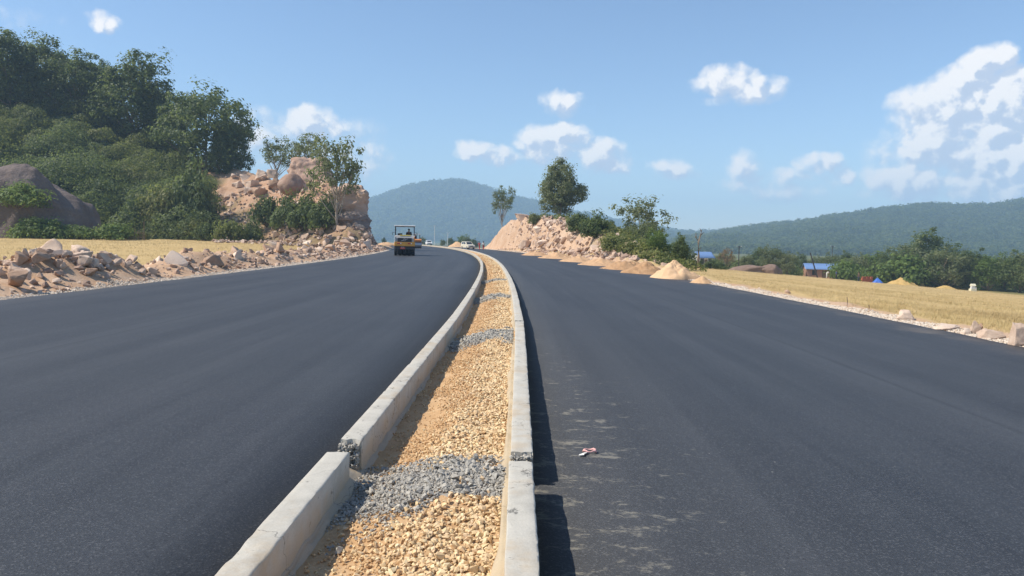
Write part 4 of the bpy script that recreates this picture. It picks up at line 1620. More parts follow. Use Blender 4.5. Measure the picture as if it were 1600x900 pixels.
# the heap on the left verge: named stones
HEAP = [(76, 393, 38, 'largest pale block sitting on top of the left rubble heap', .10), (52, 408, 26, 'pale upright stone left of the top block of the rubble heap', .0), (30, 410, 24, 'brown flat stone at the left of the rubble heap', 0), (103, 402, 24, 'square stone just right of the top block of the heap', 0), (122, 400, 18, 'small stone at the right end of the heap top', 0),
        (64, 420, 30, 'wide tan stone in the middle of the left rubble heap', 0), (100, 416, 22, 'pale stone low in the middle of the rubble heap', 0), (125, 412, 30, 'pink sloping stone right of the middle of the heap', 0), (24, 421, 26, 'long low stone at the left foot of the heap', 0), (82, 420, 10, 'small rounded stone between the heap stones', 0),
        (122, 424, 34, 'big tan wedge of stone at the right foot of the heap', 0), (90, 427, 16, 'small yellowish stone before the rubble heap', 0), (34, 426, 28, 'pale yellow flat stone before the rubble heap', 0), (133, 439, 28, 'low tan stone beside the crushed stone edge', 0), (28, 447, 36, 'grey brown stone nearest the left frame edge on the verge', 0), (150, 415, 26, 'brown stone at the shady right end of the heap', 0), (168, 422, 24, 'last brown stone of the left rubble heap', 0)]
random.seed(8)
for i, (px, py, w, lb, lift) in enumerate(HEAP):
    lv = np.interp(py, [390, 410, 430, 448], [2.5, 2.2, 1.5, .95])
    Y = min(np.arange(12, 30, .05), key=lambda q: abs(at(px, py, q).x - float(xr(q)) - L_EDGE + lv))
    p = at(px, py, Y)
    s = w / 2 * Y / FPX
    g_ = gz(p.x, p.y)
    p.z = min(max(p.z, g_ + s * .45), g_ + s * (1.5 if lift else .85))
    rock((p.x, p.y, p.z), (s * 1.25, s * random.uniform(1.0, 1.2), s * random.uniform(1.15, 1.35)), lb, 'stones of the left rubble heap', me=ROCKS[(i * 5 + 2) % 12], tilt=.35)
# fill under and between them
for i in range(26):
    y = random.uniform(20.0, 25.2)
    off = L_EDGE - random.gauss(2.1, .7)
    x = off + float(xr(y))
    s = random.uniform(.12, .30)
    rock((x, y, gz(x, y) + s * .3), s, 'small broken stone among the left rubble heap', 'small stones of the left rubble heap', lo=True)

# broken bits packed between the stones of the heap
rg = np.random.default_rng(302)
n = 330
y = rg.normal(22.2, 1.25, n)
l = np.abs(rg.normal(2.1, .75, n)) + .3
x = xr(y) + L_EDGE - l
S = .05 + .17 * rg.random(n) ** 2
tag(link_obj('heap_rubble', stones_mesh('heap_rubble', np.stack([x, y, land_z(x, y) + S * .35], -1), S, M['rubble'], rg)), 'broken bits packed between the stones of the left heap', 'rubble', kind='stuff')

# rubble ridge along the left verge
for i in range(62):
    t = random.random()
    y = 24 + 66 * t ** 1.1
    l = abs(random.gauss(2.2, .75)) + .4
    x = float(xr(y)) + L_EDGE - l
    s = random.uniform(.16, .42) * (1.3 if random.random() < .15 else 1) * (1 + y / 160)
    rock((x, y, gz(x, y) + s * random.uniform(.0, .35)), s, 'pinkish broken rock in the rubble ridge along the left verge', 'rocks of the left rubble ridge', lo=True)
# loose small stones of the left verge
rg = np.random.default_rng(303)
n = 3800
y = 12 + 95 * rg.random(n) ** 1.5
l = np.abs(rg.normal(1.6, 1.1, n)) + .35
x = xr(y) + L_EDGE - l
S = (.018 + .12 * rg.random(n) ** 3) * (1 + y / 60)
tag(link_obj('loose_stones', stones_mesh('loose_stones', np.stack([x, y, land_z(x, y) + S * .2], -1), S, M['rubble'], rg)), 'loose small stones scattered over the left verge', 'stones', kind='stuff')

# stones by the right edge
RR = [(1415, 492, 30, 20, 'pale pointed boulder at the right road edge, farthest of the five'), (1481, 510, 42, 14, 'long low tan stone at the right road edge'), (1509, 518, 18, 12, 'small stone touching the upright one at the right road edge'), (1524, 511, 17, 26, 'slim upright stone at the right road edge'), (1548, 522, 44, 18, 'broad tan stone right of the slim upright one'), (1592, 522, 40, 44, 'large pale boulder at the right frame edge')]
for i, (px, py, w, h, lb) in enumerate(RR):
    d = pix_dir(px, py + h * .45)
    Yb = None
    for Yc in np.arange(9, 40, .05):
        xx = d.x / d.y * Yc
        if CAM_Z + d.z / d.y * Yc <= gz(xx, Yc):
            Yb = Yc
            break
    p = at(px, py, Yb or 15)
    s = Yb / FPX
    rock((p.x, p.y, p.z), (w / 2 * s, w / 2 * s * .8, h / 2 * s * 1.25), lb, 'stones along the right road edge', me=EDGE_ROCKS[i], tilt=.06, rz=random.uniform(-.4, .4))
for i in range(16):
    y = random.uniform(12, 46)
    x = float(xr(y)) + R_EDGE + random.uniform(.45, 1.0)
    s = random.uniform(.05, .14)
    rock((x, y, gz(x, y) + s * .2), s, 'small pale stone on the right gravel edge', 'small stones on the right gravel edge', lo=True)

# ---- outcrop of the left hill
big = block_mesh('rock', 505, (3.9, 3.4, 4.2), M['rock_cliff'], npts=15, sub=4, rough=.12, bevel=.2)
p = hit(492, 300)
p = at(490, 276, 124)
o = rock((p.x, p.y, p.z - .2), (1.15, 1.0, 1.0), 'great tan boulder standing on top of the left outcrop', None, me=big, tilt=.05, rz=.6, name='boulder', cat='boulder')
big2 = boulder_mesh('rock', 502, 4, (2.1, 2.0, 1.9), M['rock_cliff'], planes=5, rough=.09, cut=(.7, .95))
p = at(455, 290, 121)
rock((p.x, p.y, p.z), 1.0, 'rounded brown boulder at the left foot of the great boulder', None, me=big2, tilt=.1, name='boulder', cat='boulder')
slab = block_mesh('rock', 503, (3.6, 3.4, 3.5), M['rock_cliff'], npts=22, sub=4, rough=.13, bevel=.06)
p = at(543, 322, 109)
rock((p.x, p.y, p.z), (1, 1, 1), 'big reddish cliff block at the right end of the outcrop', None, me=slab, tilt=.08, rz=.3, name='boulder', cat='boulder')
slab2 = block_mesh('rock', 504, (3.5, 3.0, 1.7), M['rock_grey'], npts=20, sub=4, rough=.12, bevel=.06)
p = at(549, 347, 106)
rock((p.x, p.y, p.z), (.9, .9, .9), 'dark grey ledge block under the reddish cliff block', None, me=slab2, tilt=.06, rz=.2, name='boulder', cat='boulder')
for (px, py, w, lb) in [(372, 290, 22, 'rock at the left end of the upper outcrop rubble'), (395, 290, 26, 'pale rock in the upper outcrop rubble, left of the greenish one'), (388, 300, 20, 'greenish weathered rock on the upper outcrop'), (412, 278, 34, 'long flat rock on the skyline of the outcrop'), (430, 292, 26, 'grey round rock left of the rounded boulder'), (405, 305, 28, 'grey flat rock below the outcrop skyline'),
                        (425, 272, 20, 'pink rock at the highest point left of the great boulder'), (440, 302, 22, 'pale rock just under the rounded boulder'), (468, 300, 16, 'small pink rock under the great boulder'), (385, 280, 24, 'tilted slab at the left of the outcrop skyline'), (520, 300, 26, 'tan rock between great boulder and cliff block'), (510, 316, 24, 'pinkish rock left of the cliff block')]:
    rock_px(px, py, w, lb, 'rocks on the upper outcrop', tilt=.3)
for i in range(36):
    px, py = random.choice([(random.uniform(350, 470), random.uniform(276, 312)), (random.uniform(345, 380), random.uniform(298, 325)), (random.uniform(430, 560), random.uniform(292, 325))])
    p = hit(px, py, 70)
    if p is None or p.y > 150:
        continue
    s = random.uniform(.35, .95)
    rock((p.x, p.y, p.z + s * .2), s, 'pink broken rock scattered over the upper outcrop', 'scattered rocks of the upper outcrop', lo=True)
for i in range(58):
    px = random.uniform(425, 592)
    top = np.interp(px, [425, 480, 520, 560, 592], [358, 358, 346, 352, 376])
    py = random.uniform(top, 390)
    p = hit(px, py, 70)
    if p is None or p.y > 130:
        continue
    s = random.uniform(.35, .85)
    rock((p.x, p.y, p.z + s * .25), s, 'pale broken rock in the scree below the outcrop', 'rocks of the scree below the outcrop', lo=True)
n = 1500
px, yy = rg.uniform(330, 596, n), rg.uniform(97, 135, n)
x = bearing(px) * yy
z = land_z(x, yy)
S = rg.uniform(.1, .5, n)
tag(link_obj('scree', stones_mesh('scree', np.stack([x, yy, z + S * .3], -1), S, M['rubble'], rg)), 'small broken stones strewn over the outcrop and its foot', 'stones', kind='stuff')

# the great grey boulder at the left
gb = boulder_mesh('rock', 520, 6, (8.6, 6.5, 9.8), M['rock_grey'], planes=5, rough=.11, cut=(.80, .95))
p = at(46, 358, 106)
rock((p.x, p.y, p.z - .6), 1.0, 'huge dark grey weathered boulder at the foot of the left hill', None, me=gb, tilt=.04, rz=.5, name='boulder', cat='boulder')
q = at(30, 305, 99.5)
place_tree('shrub', S_BRIGHT[0], (q.x, q.y, q.z - 1.6), 3.0, FOOT[-1][5].replace('on top of', 'on the face of'), 'shrub', 'shrubs along the foot of the left hill', wide=1.2, parts=('stem', 'foliage'))
for (px, py, w, h, lb) in [(153, 344, 14, 12, 'small tan rock on the hill right of the grey boulder'), (232, 362, 50, 24, 'grey brown stone heap at the foot of the left hill')]:
    rock_px(px, py, w, lb, 'rocks showing through the hill scrub', hpx=h, me=heavy_base(block_mesh('rock', 530 + px, (1, .9, .7), M['rock_grey'] if w > 40 or py < 230 else M['rock_cliff'], npts=20, sub=3, rough=.1)), tilt=.08, lift=.0)

# ---- rocks of the right mound
for (px, py, w, h, Y, lb) in [(816, 343, 28, 15, 140, 'flat topped boulder on the summit of the right mound'), (832, 340, 14, 9, 138, 'small rock right of the summit boulder'), (820, 368, 18, 18, 122, 'pink block at the left edge of the mound scree'), (845, 362, 24, 16, 118, 'brown block in the upper mound scree'), (866, 368, 30, 16, 112, 'wide pale block in the middle of the mound scree'), (873, 356, 24, 16, 116, 'brown rock under the tall round tree'), (893, 373, 22, 18, 102, 'rounded pale boulder right of the mound scree'), (923, 379, 22, 22, 92, 'rounded grey boulder among the bushes right of the mound'),
                              (850, 380, 30, 14, 112, 'broad low block at the foot of the mound scree'), (829, 352, 22, 12, 128, 'tilted slab below the summit boulder')]:
    p = at(px, py, Y)
    z = gz(p.x, p.y)
    s = p.y / FPX
    rock((p.x, p.y, min(p.z, z + h * .45 * s)), (w / 2 * s * 1.1, w / 2 * s, h / 2 * s * 1.5), lb, 'boulders of the right mound', me=ROCKS[px % 12], tilt=.15)
for i in range(55):
    px = random.uniform(812, 966)
    lo_ = np.interp(px, [812, 850, 900, 966], [345, 346, 372, 396])
    hi_ = np.interp(px, [812, 850, 900, 966], [380, 390, 398, 406])
    py = random.uniform(lo_, hi_)
    p = hit(px, py, 40)
    if p is None or p.y > 160:
        continue
    s = random.uniform(.3, .72)
    rock((p.x, p.y, p.z + s * .22), s, 'pink broken rock in the scree of the right mound', 'rocks of the mound scree', lo=True)
n = 1100
y = rg.uniform(56, 150, n)
off = rg.uniform(9.9, 14.5, n)
x = off + xr(y)
S = rg.uniform(.06, .42, n) ** 1.2
big_ = rg.random(n) < .28
y = np.where(big_, 56 + (y - 56) * .72, y)
x = off + xr(y)
S = np.where(big_, rg.uniform(.28, .62, n), S)
tag(link_obj('scree', stones_mesh('scree', np.stack([x, y, land_z(x, y) + S * .2], -1), S, M['rubble'], rg)), 'small stones strewn over the face of the right mound', 'stones', kind='stuff')


# ---- heaps
def heap_mesh(name, seed, r, h, mat, sharp=1.15):
    nr, na = 34, 64
    rr = np.linspace(0, 1, nr)
    aa = np.linspace(0, 2 * np.pi, na, endpoint=False)
    Rr, A = np.meshgrid(rr, aa, indexing='ij')
    rg_ = np.random.default_rng(seed)
    lob = 1 + .14 * np.sin(2 * A + seed) + .09 * np.sin(3 * A + seed * 2) + .05 * np.sin(7 * A + seed * 5)
    x, y = Rr * np.cos(A) * r * lob, Rr * np.sin(A) * r * lob
    z = np.zeros_like(x)
    for k in range(3):
        cx, cy = (0, 0) if k == 0 else rg_.uniform(-.42, .42, 2) * r
        hk = h if k == 0 else h * rg_.uniform(.45, .8)
        dd = np.sqrt(((x - cx) / r) ** 2 + ((y - cy) / r) ** 2 + .006)
        z = np.maximum(z, hk * (1 - dd * (1.05 if k == 0 else 1.35) + .05))
    z = z * (1 + .16 * fbm(x * 1.6, y * 1.6, oct=4, seed=seed)) + .05 * h * fbm(x * 7, y * 7, oct=3, seed=seed + 1)
    z = z * (1 - sstep(Rr, .8, 1.0)) - .3 * sstep(Rr, .9, 1.0)
    V = np.stack([x, y, z], -1).reshape(-1, 3)
    i = np.arange(nr * na).reshape(nr, na)
    F = np.stack([i[:-1], np.roll(i, -1, 1)[:-1], np.roll(i, -1, 1)[1:], i[1:]], -1).reshape(-1, 4)
    return np_mesh(name, V, F, mat, True)


def heap(px, pytop, pybase, halfw, label, group, Y, mat, name='sand_heap', cat='sand heap', seed=1):
    q = at(px, pytop, Y)
    z = gz(q.x, q.y)
    r = halfw * Y / FPX
    h = max(q.z - z + .05, .25)
    o = link_obj(name, heap_mesh(name, seed, r * 1.3, h * 1.04, mat))
    o.location = (q.x, q.y, z - .05)
    return tag(o, label, cat, group)


heap(1055, 407, 440, 36, 'tallest pointed cone of sand at the right road edge', 'sand heaps along the right road edge', 37.5, M['sand'], seed=1)
heap(1098, 433, 443, 22, 'small low sand heap nearest the camera at the right road edge', 'sand heaps along the right road edge', 33.5, M['sand'], seed=2)
heap(1010, 411, 430, 40, 'rounded sand heap left of the tallest cone', 'sand heaps along the right road edge', 43, M['soil'], seed=3)
heap(976, 407, 424, 40, 'sand heap second left of the tallest cone', 'sand heaps along the right road edge', 49, M['soil'], seed=4)
heap(940, 403, 416, 40, 'low sand heap below the mound scree', 'sand heaps along the right road edge', 57, M['soil'], seed=5)
heap(905, 400, 410, 36, 'low sand heap in front of the mound, left of its neighbour', 'sand heaps along the right road edge', 66, M['soil'], seed=6)
heap(870, 396, 405, 34, 'low sand heap at the foot of the mound cut', 'sand heaps along the right road edge', 78, M['soil'], seed=7)
heap(836, 393, 400, 26, 'farthest low sand heap at the foot of the mound cut', 'sand heaps along the right road edge', 92, M['soil'], seed=8)
heap(1408, 435, 447, 18, 'large heap of golden grain at the far side of the rice field', 'grain heaps in the rice field', 138, M['grain'], 'grain_heap', 'grain heap', 9)
heap(1434, 439, 448, 8, 'small brown stack right of the large golden grain heap', 'grain heaps in the rice field', 140, M['grain'], 'grain_heap', 'grain heap', 10)
heap(1477, 446, 454, 14, 'low heap of golden grain at the right of the rice field', 'grain heaps in the rice field', 130, M['grain'], 'grain_heap', 'grain heap', 11)
heap(715, 378, 386, 14, 'pale earth heap beside the cream car', None, 190, M['sand'], 'earth_heap', 'earth heap', 12)
heap(604, 378, 384, 16, 'orange earth heap far left of the road roller', None, 170, M['sand'], 'earth_heap', 'earth heap', 13)
bank = boulder_mesh('earth_bank', 560, 4, (4.6, 2.2, 1.0), M['bank'], planes=6, rough=.12, cut=(.6, .9))
p = at(1176, 431, 128)
rock((p.x, p.y, gz(p.x, p.y) + .3), 1.0, 'low brown earth bank at the far edge of the rice field', 'earth banks by the rice field', me=bank, tilt=.03, rz=.1, name='earth_bank', cat='earth bank')
bank2 = boulder_mesh('earth_bank', 561, 4, (2.2, 1.6, 1.25), M['bank'], planes=6, rough=.12, cut=(.6, .9))
p = at(1204, 432, 127)
rock((p.x, p.y, gz(p.x, p.y) + .3), 1.0, 'dark reddish lump at the right end of the earth bank', 'earth banks by the rice field', me=bank2, tilt=.03, rz=.1, name='earth_bank', cat='earth bank')


# ================================================================== rice fields
def blades(name, x, y, z, h, rng, mat, w=.02):
    n = len(x)
    a = rng.uniform(0, 6.28, n)
    lean = rng.normal(0, .6, (n, 2)) * h[:, None]
    dx, dy = np.cos(a) * w * h / .5, np.sin(a) * w * h / .5
    V = np.stack([np.stack([x - dx, y - dy, z - .05], -1), np.stack([x + dx, y + dy, z - .05], -1), np.stack([x + lean[:, 0], y + lean[:, 1], z + h], -1)], 1).reshape(-1, 3)
    return np_mesh(name, V, np.arange(3 * n).reshape(-1, 3), mat)


rg = np.random.default_rng(404)
xs, ys_, hs = [], [], []
for (y0, y1, o0, o1, n, s) in ((9, 24, 1.2, 16, 110000, 1.0), (24, 50, 1.4, 40, 130000, 1.2), (50, 125, 3, 78, 90000, 2.0)):
    y = rg.uniform(y0, y1, n)
    r_ = o0 + (o1 - o0) * rg.random(n)
    x = xr(y) + R_EDGE + r_
    k = (mound_z(x, y) < ground_z(x, y) - .1) & (x / y < .85) & ((fbm(x * .5, y * .5, oct=3, seed=88) > -1.0 + .8 * sstep(r_, 3, 1.3)))
    rowk = (np.sin(r_ * .55 + .02 * y) > -.93)
    k &= rowk
    xs.append(x[k]); ys_.append(y[k]); hs.append(rg.uniform(.05, .11, k.sum()) * (1 + .12 * fbm(x[k] * .25, y[k] * .25, oct=3, seed=89)) * (1 + .25 * (s - 1)))
x, y, h = map(np.concatenate, (xs, ys_, hs))
tag(link_obj('rice', blades('rice', x, y, ground_z(x, y), h, rg, M['straw'], .03)), 'golden ripe rice standing in the field right of the road', 'rice', kind='stuff')
xs, ys_, hs = [], [], []
for (y0, y1, o0, o1, n, s) in ((14, 40, 4.6, 40, 60000, 1.0), (40, 116, 5.0, 85, 80000, 1.8)):
    y = rg.uniform(y0, y1, n)
    l = o0 + (o1 - o0) * rg.random(n)
    x = xr(y) + L_EDGE - l
    k = (hill_z(x, y) < ground_z(x, y) - .1) & (x / y > -.9) & (x / y < -.2)
    xs.append(x[k]); ys_.append(y[k]); hs.append(rg.uniform(.09, .19, k.sum()) * (1 + .2 * (s - 1)))
x, y, h = map(np.concatenate, (xs, ys_, hs))
tag(link_obj('rice', blades('rice', x, y, ground_z(x, y), h, rg, M['straw'], .028)), 'golden ripe rice standing in the field left of the road', 'rice', kind='stuff')
# dark grassy bund at the far edge of the left field
n = 16000
px = rg.uniform(-150, 230, n)
y = 104 + (px + 150) * .012 + rg.normal(0, .5, n)
x = bearing(px) * y
tag(link_obj('field_bund_grass', blades('field_bund_grass', x, y, land_z(x, y), rg.uniform(.5, 1.2, n), rg, M['grass'], .06)), 'dark green grassy bund along the far edge of the left rice field', 'grass', kind='stuff')


# ================================================================== people
def person(loc, rz, label, joints, shirt, trousers, h=1.65, group=None, parts=True):
    """joints: dict of points in metres for a 1.70 m figure facing -Y"""
    root = empty('person', loc, rz)
    root.scale = (h / 1.7,) * 3
    tag(root, label, 'person', group)
    J = {k: Vector(v) for k, v in joints.items()}

    def skin(name, chains, rad, mat):
        names = []
        for c in chains:
            for q in c:
                if q not in names:
                    names.append(q)
        me = bpy.data.meshes.new(name)
        me.from_pydata([J[q][:] for q in names], sorted({(names.index(a), names.index(b)) for c in chains for a, b in zip(c[:-1], c[1:])}), [])
        me.materials.append(mat)
        o = link_obj(name, me, root)
        m = o.modifiers.new('Skin', 'SKIN')
        m.use_smooth_shade = True
        for i, q in enumerate(names):
            sv = me.skin_vertices[0].data[i] if me.skin_vertices else None
            if sv is not None:
                rr = rad[q]
                sv.radius = rr if isinstance(rr, tuple) else (rr, rr)
                sv.use_root = (i == 0)
        o.modifiers.new('Subdivision', 'SUBSURF').levels = 1
        o.modifiers['Subdivision'].render_levels = 1
        return o

    def ensure_skin(name, chains, rad, mat):
        names = []
        for c in chains:
            for q in c:
                if q not in names:
                    names.append(q)
        me = bpy.data.meshes.new(name)
        bm = bmesh.new()
        lay = bm.verts.layers.skin.verify()
        vs = {}
        for i, q in enumerate(names):
            v = bm.verts.new(J[q])
            rr = rad[q]
            v[lay].radius = rr if isinstance(rr, tuple) else (rr, rr)
            v[lay].use_root = (i == 0)
            vs[q] = v
        for c in chains:
            for a, b in zip(c[:-1], c[1:]):
                if not bm.edges.get((vs[a], vs[b])):
                    bm.edges.new((vs[a], vs[b]))
        bm.to_mesh(me)
        bm.free()
        me.materials.append(mat)
        o = link_obj(name, me, root)
        o.modifiers.new('Skin', 'SKIN').use_smooth_shade = True
        sub = o.modifiers.new('Subdivision', 'SUBSURF')
        sub.levels = 1
        sub.render_levels = 1
        return o

    arms = [['chest', 'sh' + s, 'el' + s, 'wr' + s, 'ha' + s] for s in 'LR']
    legs = [['pelvis', 'hi' + s, 'kn' + s, 'an' + s, 'to' + s] for s in 'LR']
    spine = ['pelvis', 'waist', 'chest', 'neck', 'chin', 'head', 'crown']
    rad = dict(pelvis=.12, waist=.11, chest=.125, neck=.05, chin=.065, head=.095, crown=.07)
    for s in 'LR':
        rad.update({'sh' + s: .06, 'el' + s: .04, 'wr' + s: .028, 'ha' + s: .035, 'hi' + s: .085, 'kn' + s: .058, 'an' + s: .04, 'to' + s: .04})
    ensure_skin('body', [spine] + arms + legs, rad, M['skin'])
    if parts:
        big = {k: (v * 1.16 + .008) for k, v in rad.items()}
        ensure_skin('shirt', [['pelvis', 'waist', 'chest']] + [['chest', 'sh' + s, 'el' + s] for s in 'LR'], big, shirt)
        ensure_skin('trousers', [['waist', 'pelvis']] + [['pelvis', 'hi' + s, 'kn' + s, 'an' + s] for s in 'LR'], {**big, 'waist': .12}, trousers)
        mb = MB()
        t = bmesh.new()
        bmesh.ops.create_uvsphere(t, u_segments=12, v_segments=8, radius=1)
        for v in list(t.verts):
            if v.co.z < -.25 or (v.co.y < -.55 and v.co.z < .35):
                t.verts.remove(v)
        hd = J['head']
        mb.merge(t, Matrix.Translation(hd + Vector((0, .012, .03))) @ Matrix.Diagonal((.112, .125, .12, 1)))
        mb.build('hair', M['hair'], root, True)
    return root


STAND = dict(pelvis=(0, 0, .93), waist=(0, .01, 1.08), chest=(0, .01, 1.30), neck=(0, .01, 1.46), chin=(0, -.02, 1.52), head=(0, -.01, 1.60), crown=(0, 0, 1.66),
             shL=(.18, .01, 1.38), elL=(.24, .02, 1.10), wrL=(.25, -.06, .87), haL=(.25, -.09, .79), shR=(-.18, .01, 1.38), elR=(-.24, .02, 1.10), wrR=(-.25, -.06, .87), haR=(-.25, -.09, .79),
             hiL=(.09, 0, .86), knL=(.10, -.02, .48), anL=(.10, .02, .08), toL=(.10, -.12, .04), hiR=(-.09, 0, .86), knR=(-.10, -.02, .48), anR=(-.10, .02, .08), toR=(-.10, -.12, .04))
WALK = dict(STAND, knL=(.10, -.16, .50), anL=(.10, -.22, .09), toL=(.10, -.36, .07), knR=(-.10, .06, .48), anR=(-.10, .28, .14), toR=(-.10, .18, .05), elL=(.24, .12, 1.12), wrL=(.24, .12, .88), haL=(.24, .10, .80), elR=(-.24, -.08, 1.12), wrR=(-.24, -.22, .94), haR=(-.24, -.28, .88))
BEND = dict(STAND, waist=(0, -.06, 1.06), chest=(0, -.26, 1.20), neck=(0, -.40, 1.24), chin=(0, -.46, 1.22), head=(0, -.50, 1.26), crown=(0, -.55, 1.29), shL=(.18, -.28, 1.22), elL=(.22, -.32, .95), wrL=(.16, -.42, .74), haL=(.15, -.46, .66), shR=(-.18, -.28, 1.22), elR=(-.22, -.32, .95), wrR=(-.16, -.42, .74), haR=(-.15, -.46, .66))
SIT = dict(pelvis=(0, .05, .10), waist=(0, .08, .26), chest=(0, .06, .48), neck=(0, .05, .64), chin=(0, .02, .70), head=(0, .03, .78), crown=(0, .04, .84),
           shL=(.19, .06, .56), elL=(.25, -.05, .32), wrL=(.18, -.28, .34), haL=(.16, -.36, .36), shR=(-.19, .06, .56), elR=(-.25, -.05, .32), wrR=(-.18, -.28, .34), haR=(-.16, -.36, .36),
           hiL=(.10, .0, .08), knL=(.14, -.42, .10), anL=(.14, -.50, -.32), toL=(.14, -.62, -.36), hiR=(-.10, .0, .08), knR=(-.14, -.42, .10), anR=(-.14, -.50, -.32), toR=(-.14, -.62, -.36))


def road_z(x, y):
    off = x - float(xr(y))
    return -.02 * off if off > 0 else 0.0


# ================================================================== machines
def wheel(parent, c, r, w, hub=True, seg=20):
    """tyre with a rim, axle along x"""
    mb = MB()
    n = 6
    prof = [(-w / 2, r * .62), (-w / 2, r * .92), (-w * .36, r), (w * .36, r), (w / 2, r * .92), (w / 2, r * .62)]
    pts, rad = [], []
    for (x, rr) in prof:
        pts.append((c[0] + x + (1e-4 if x > 0 else -1e-4) * rr, c[1], c[2]))
        rad.append(rr)
    bm = mb.bm
    rings = []
    for p, rr in zip(pts, rad):
        rings.append([bm.verts.new((p[0], p[1] + rr * math.cos(2 * math.pi * k / seg), p[2] + rr * math.sin(2 * math.pi * k / seg))) for k in range(seg)])
    for i in range(len(rings)):
        a, b = rings[i], rings[(i + 1) % len(rings)]
        for k in range(seg):
            bm.faces.new([a[k], a[(k + 1) % seg], b[(k + 1) % seg], b[k]])
    o = mb.build('wheel', M['rubber'], parent, True)
    if hub:
        MB().tube([(c[0] - w * .42, c[1], c[2]), (c[0] + w * .42, c[1], c[2])], r * .63, 14).build('rim', M['grey_paint'], o, False)
    return o


p = at(632, 400, 69)
rol = empty('road_roller', (p.x, 69, 0), R(8))
tag(rol, 'yellow and grey pneumatic tyred road roller seen from behind on the left carriageway', 'road roller', 'road rollers')
for i in range(5):
    wheel(rol, (-.82 + .41 * i, .35, .46), .46, .25)
for i in range(4):
    wheel(rol, (-.615 + .41 * i, 3.6, .46), .46, .22)
# chassis and engine cover (rear towards the camera, -Y)
b_ = MB().box((0, 2.0, .92), (1.86, 4.3, .36), bevel=.05)
b_.build('chassis', M['dark_metal'], rol)
MB().box((0, .05, .80), (1.80, .28, .44), bevel=.04).build('rear_axle_guard', M['dark_metal'], rol)
MB().box((0, .25, 1.10), (1.92, 1.0, .44), bevel=.05).build('bumper', M['yellow'], rol)
hood = MB().prism([(-.22, 1.25), (-.22, 1.62), (-.12, 1.82), (.2, 1.88), (1.4, 1.88), (1.4, 1.25)], -.93, .93).build('engine_cover', M['grey_paint'], rol)
MB().box((-.90, .35, 1.50), (.08, 1.2, .56), bevel=.02).build('side_panel', M['white_paint'], rol)
MB().box((.90, .35, 1.50), (.08, 1.2, .56), bevel=.02).build('side_panel', M['orange'], rol)
gr = MB()
gr.box((0, -.235, 1.46), (1.30, .03, .38), bevel=.01)
grille = gr.build('grille', M['dark_metal'], rol)
for k in range(5):
    MB().box((0, -.256, 1.31 + .075 * k), (1.24, .014, .018)).build('grille_bar', M['rubber'], grille)
em = MB()
em.tube([(-.30, -.275, 1.37), (.30, -.275, 1.57)], .022, 6)
ring = [(math.cos(k / 14 * 6.2832) * .10, -.275, 1.47 + math.sin(k / 14 * 6.2832) * .10) for k in range(15)]
em.tube(ring, .02, 6, caps=False)
em.build('emblem', M['steel'], grille)
MB().box((.05, -.10, 1.86), (.98, .05, .12), (.5, 0, 0), bevel=.01).build('name_band', M['lemon'], rol)
for sx in (-.55, .42):
    tl = MB().box((sx, -.27, 1.13), (.26, .05, .11), bevel=.015).build('tail_lamp', M['red_glass'], rol)
    MB().box((sx + .2, -.27, 1.13), (.10, .05, .09), bevel=.015).build('reversing_lamp', M['lamp_glass'], tl)
pl = MB().box((-.18, -.13, .76), (.46, .025, .30), bevel=.008).build('number_plate', M['red_plate'], rol)
for r_ in range(2):
    for c_ in range(4):
        MB().box((-.30 + .08 * c_, -.147, .815 - .11 * r_), (.028, .008, .06)).build('plate_character', M['white_paint'], pl)
for sx in (-.88, .88):
    for sy in (.9, 2.7):
        MB().box((sx, sy, 2.26), (.075, .075, 1.0), bevel=.012).build('roof_post', M['dark_metal'], rol)
rf = MB().box((0, 1.8, 2.79), (1.98, 2.2, .09), bevel=.03).build('roof', M['white_paint'], rol)
MB().box((0, 1.8, 2.725), (1.86, 2.06, .05)).build('roof_lining', M['dark_metal'], rf)
MB().box((0, 2.1, 1.32), (1.7, 1.4, .44), bevel=.04).build('platform', M['dark_metal'], rol)
for sx in (-.45, .38):
    st = MB().box((sx, 1.75, 1.60), (.46, .44, .12), bevel=.04)
    st.box((sx, 1.52, 1.92), (.44, .10, .34), (-.15, 0, 0), bevel=.04)
    st.build('seat', M['rubber'], rol)
col_ = MB().tube([(.38, 2.55, 1.65), (.38, 2.35, 2.08)], .035, 8).build('steering_column', M['dark_metal'], rol)
MB().tube([(.38 + .19 * math.cos(k / 12 * 6.2832), 2.35 - .06 * math.sin(k / 12 * 6.2832), 2.08 + .18 * math.sin(k / 12 * 6.2832)) for k in range(13)], .018, 6, caps=False).build('steering_wheel', M['rubber'], col_)
MB().box((0, 3.35, 1.45), (1.6, 1.1, .75), bevel=.08).build('front_tank', M['yellow'], rol)
mr = MB().tube([(.95, 2.7, 2.2), (1.14, 2.75, 2.15)], .015, 6)
mr.box((1.16, 2.75, 2.05), (.05, .04, .3), bevel=.01)
mr.build('mirror', M['dark_metal'], rol)
mr = MB().tube([(-.95, 2.7, 2.2), (-1.14, 2.75, 2.15)], .015, 6)
mr.box((-1.16, 2.75, 2.05), (.05, .04, .3), bevel=.01)
mr.build('mirror', M['dark_metal'], rol)
rw = rol.matrix_basis
for sx, lb, cl in ((.38, 'person in dark clothes driving the big road roller', M['cloth_dark']),):
    q = rw @ Vector((sx, 1.78, 1.62))
    jt = SIT if sx > 0 else dict(SIT, chest=(0, -.10, .44), neck=(0, -.24, .54), chin=(0, -.30, .55), head=(0, -.33, .60), crown=(0, -.37, .65), shL=(.19, -.12, .49), shR=(-.19, -.12, .49))
    person((q.x, q.y, q.z), R(8) + math.pi, lb, jt, cl, M['cloth_dark'], 1.7)

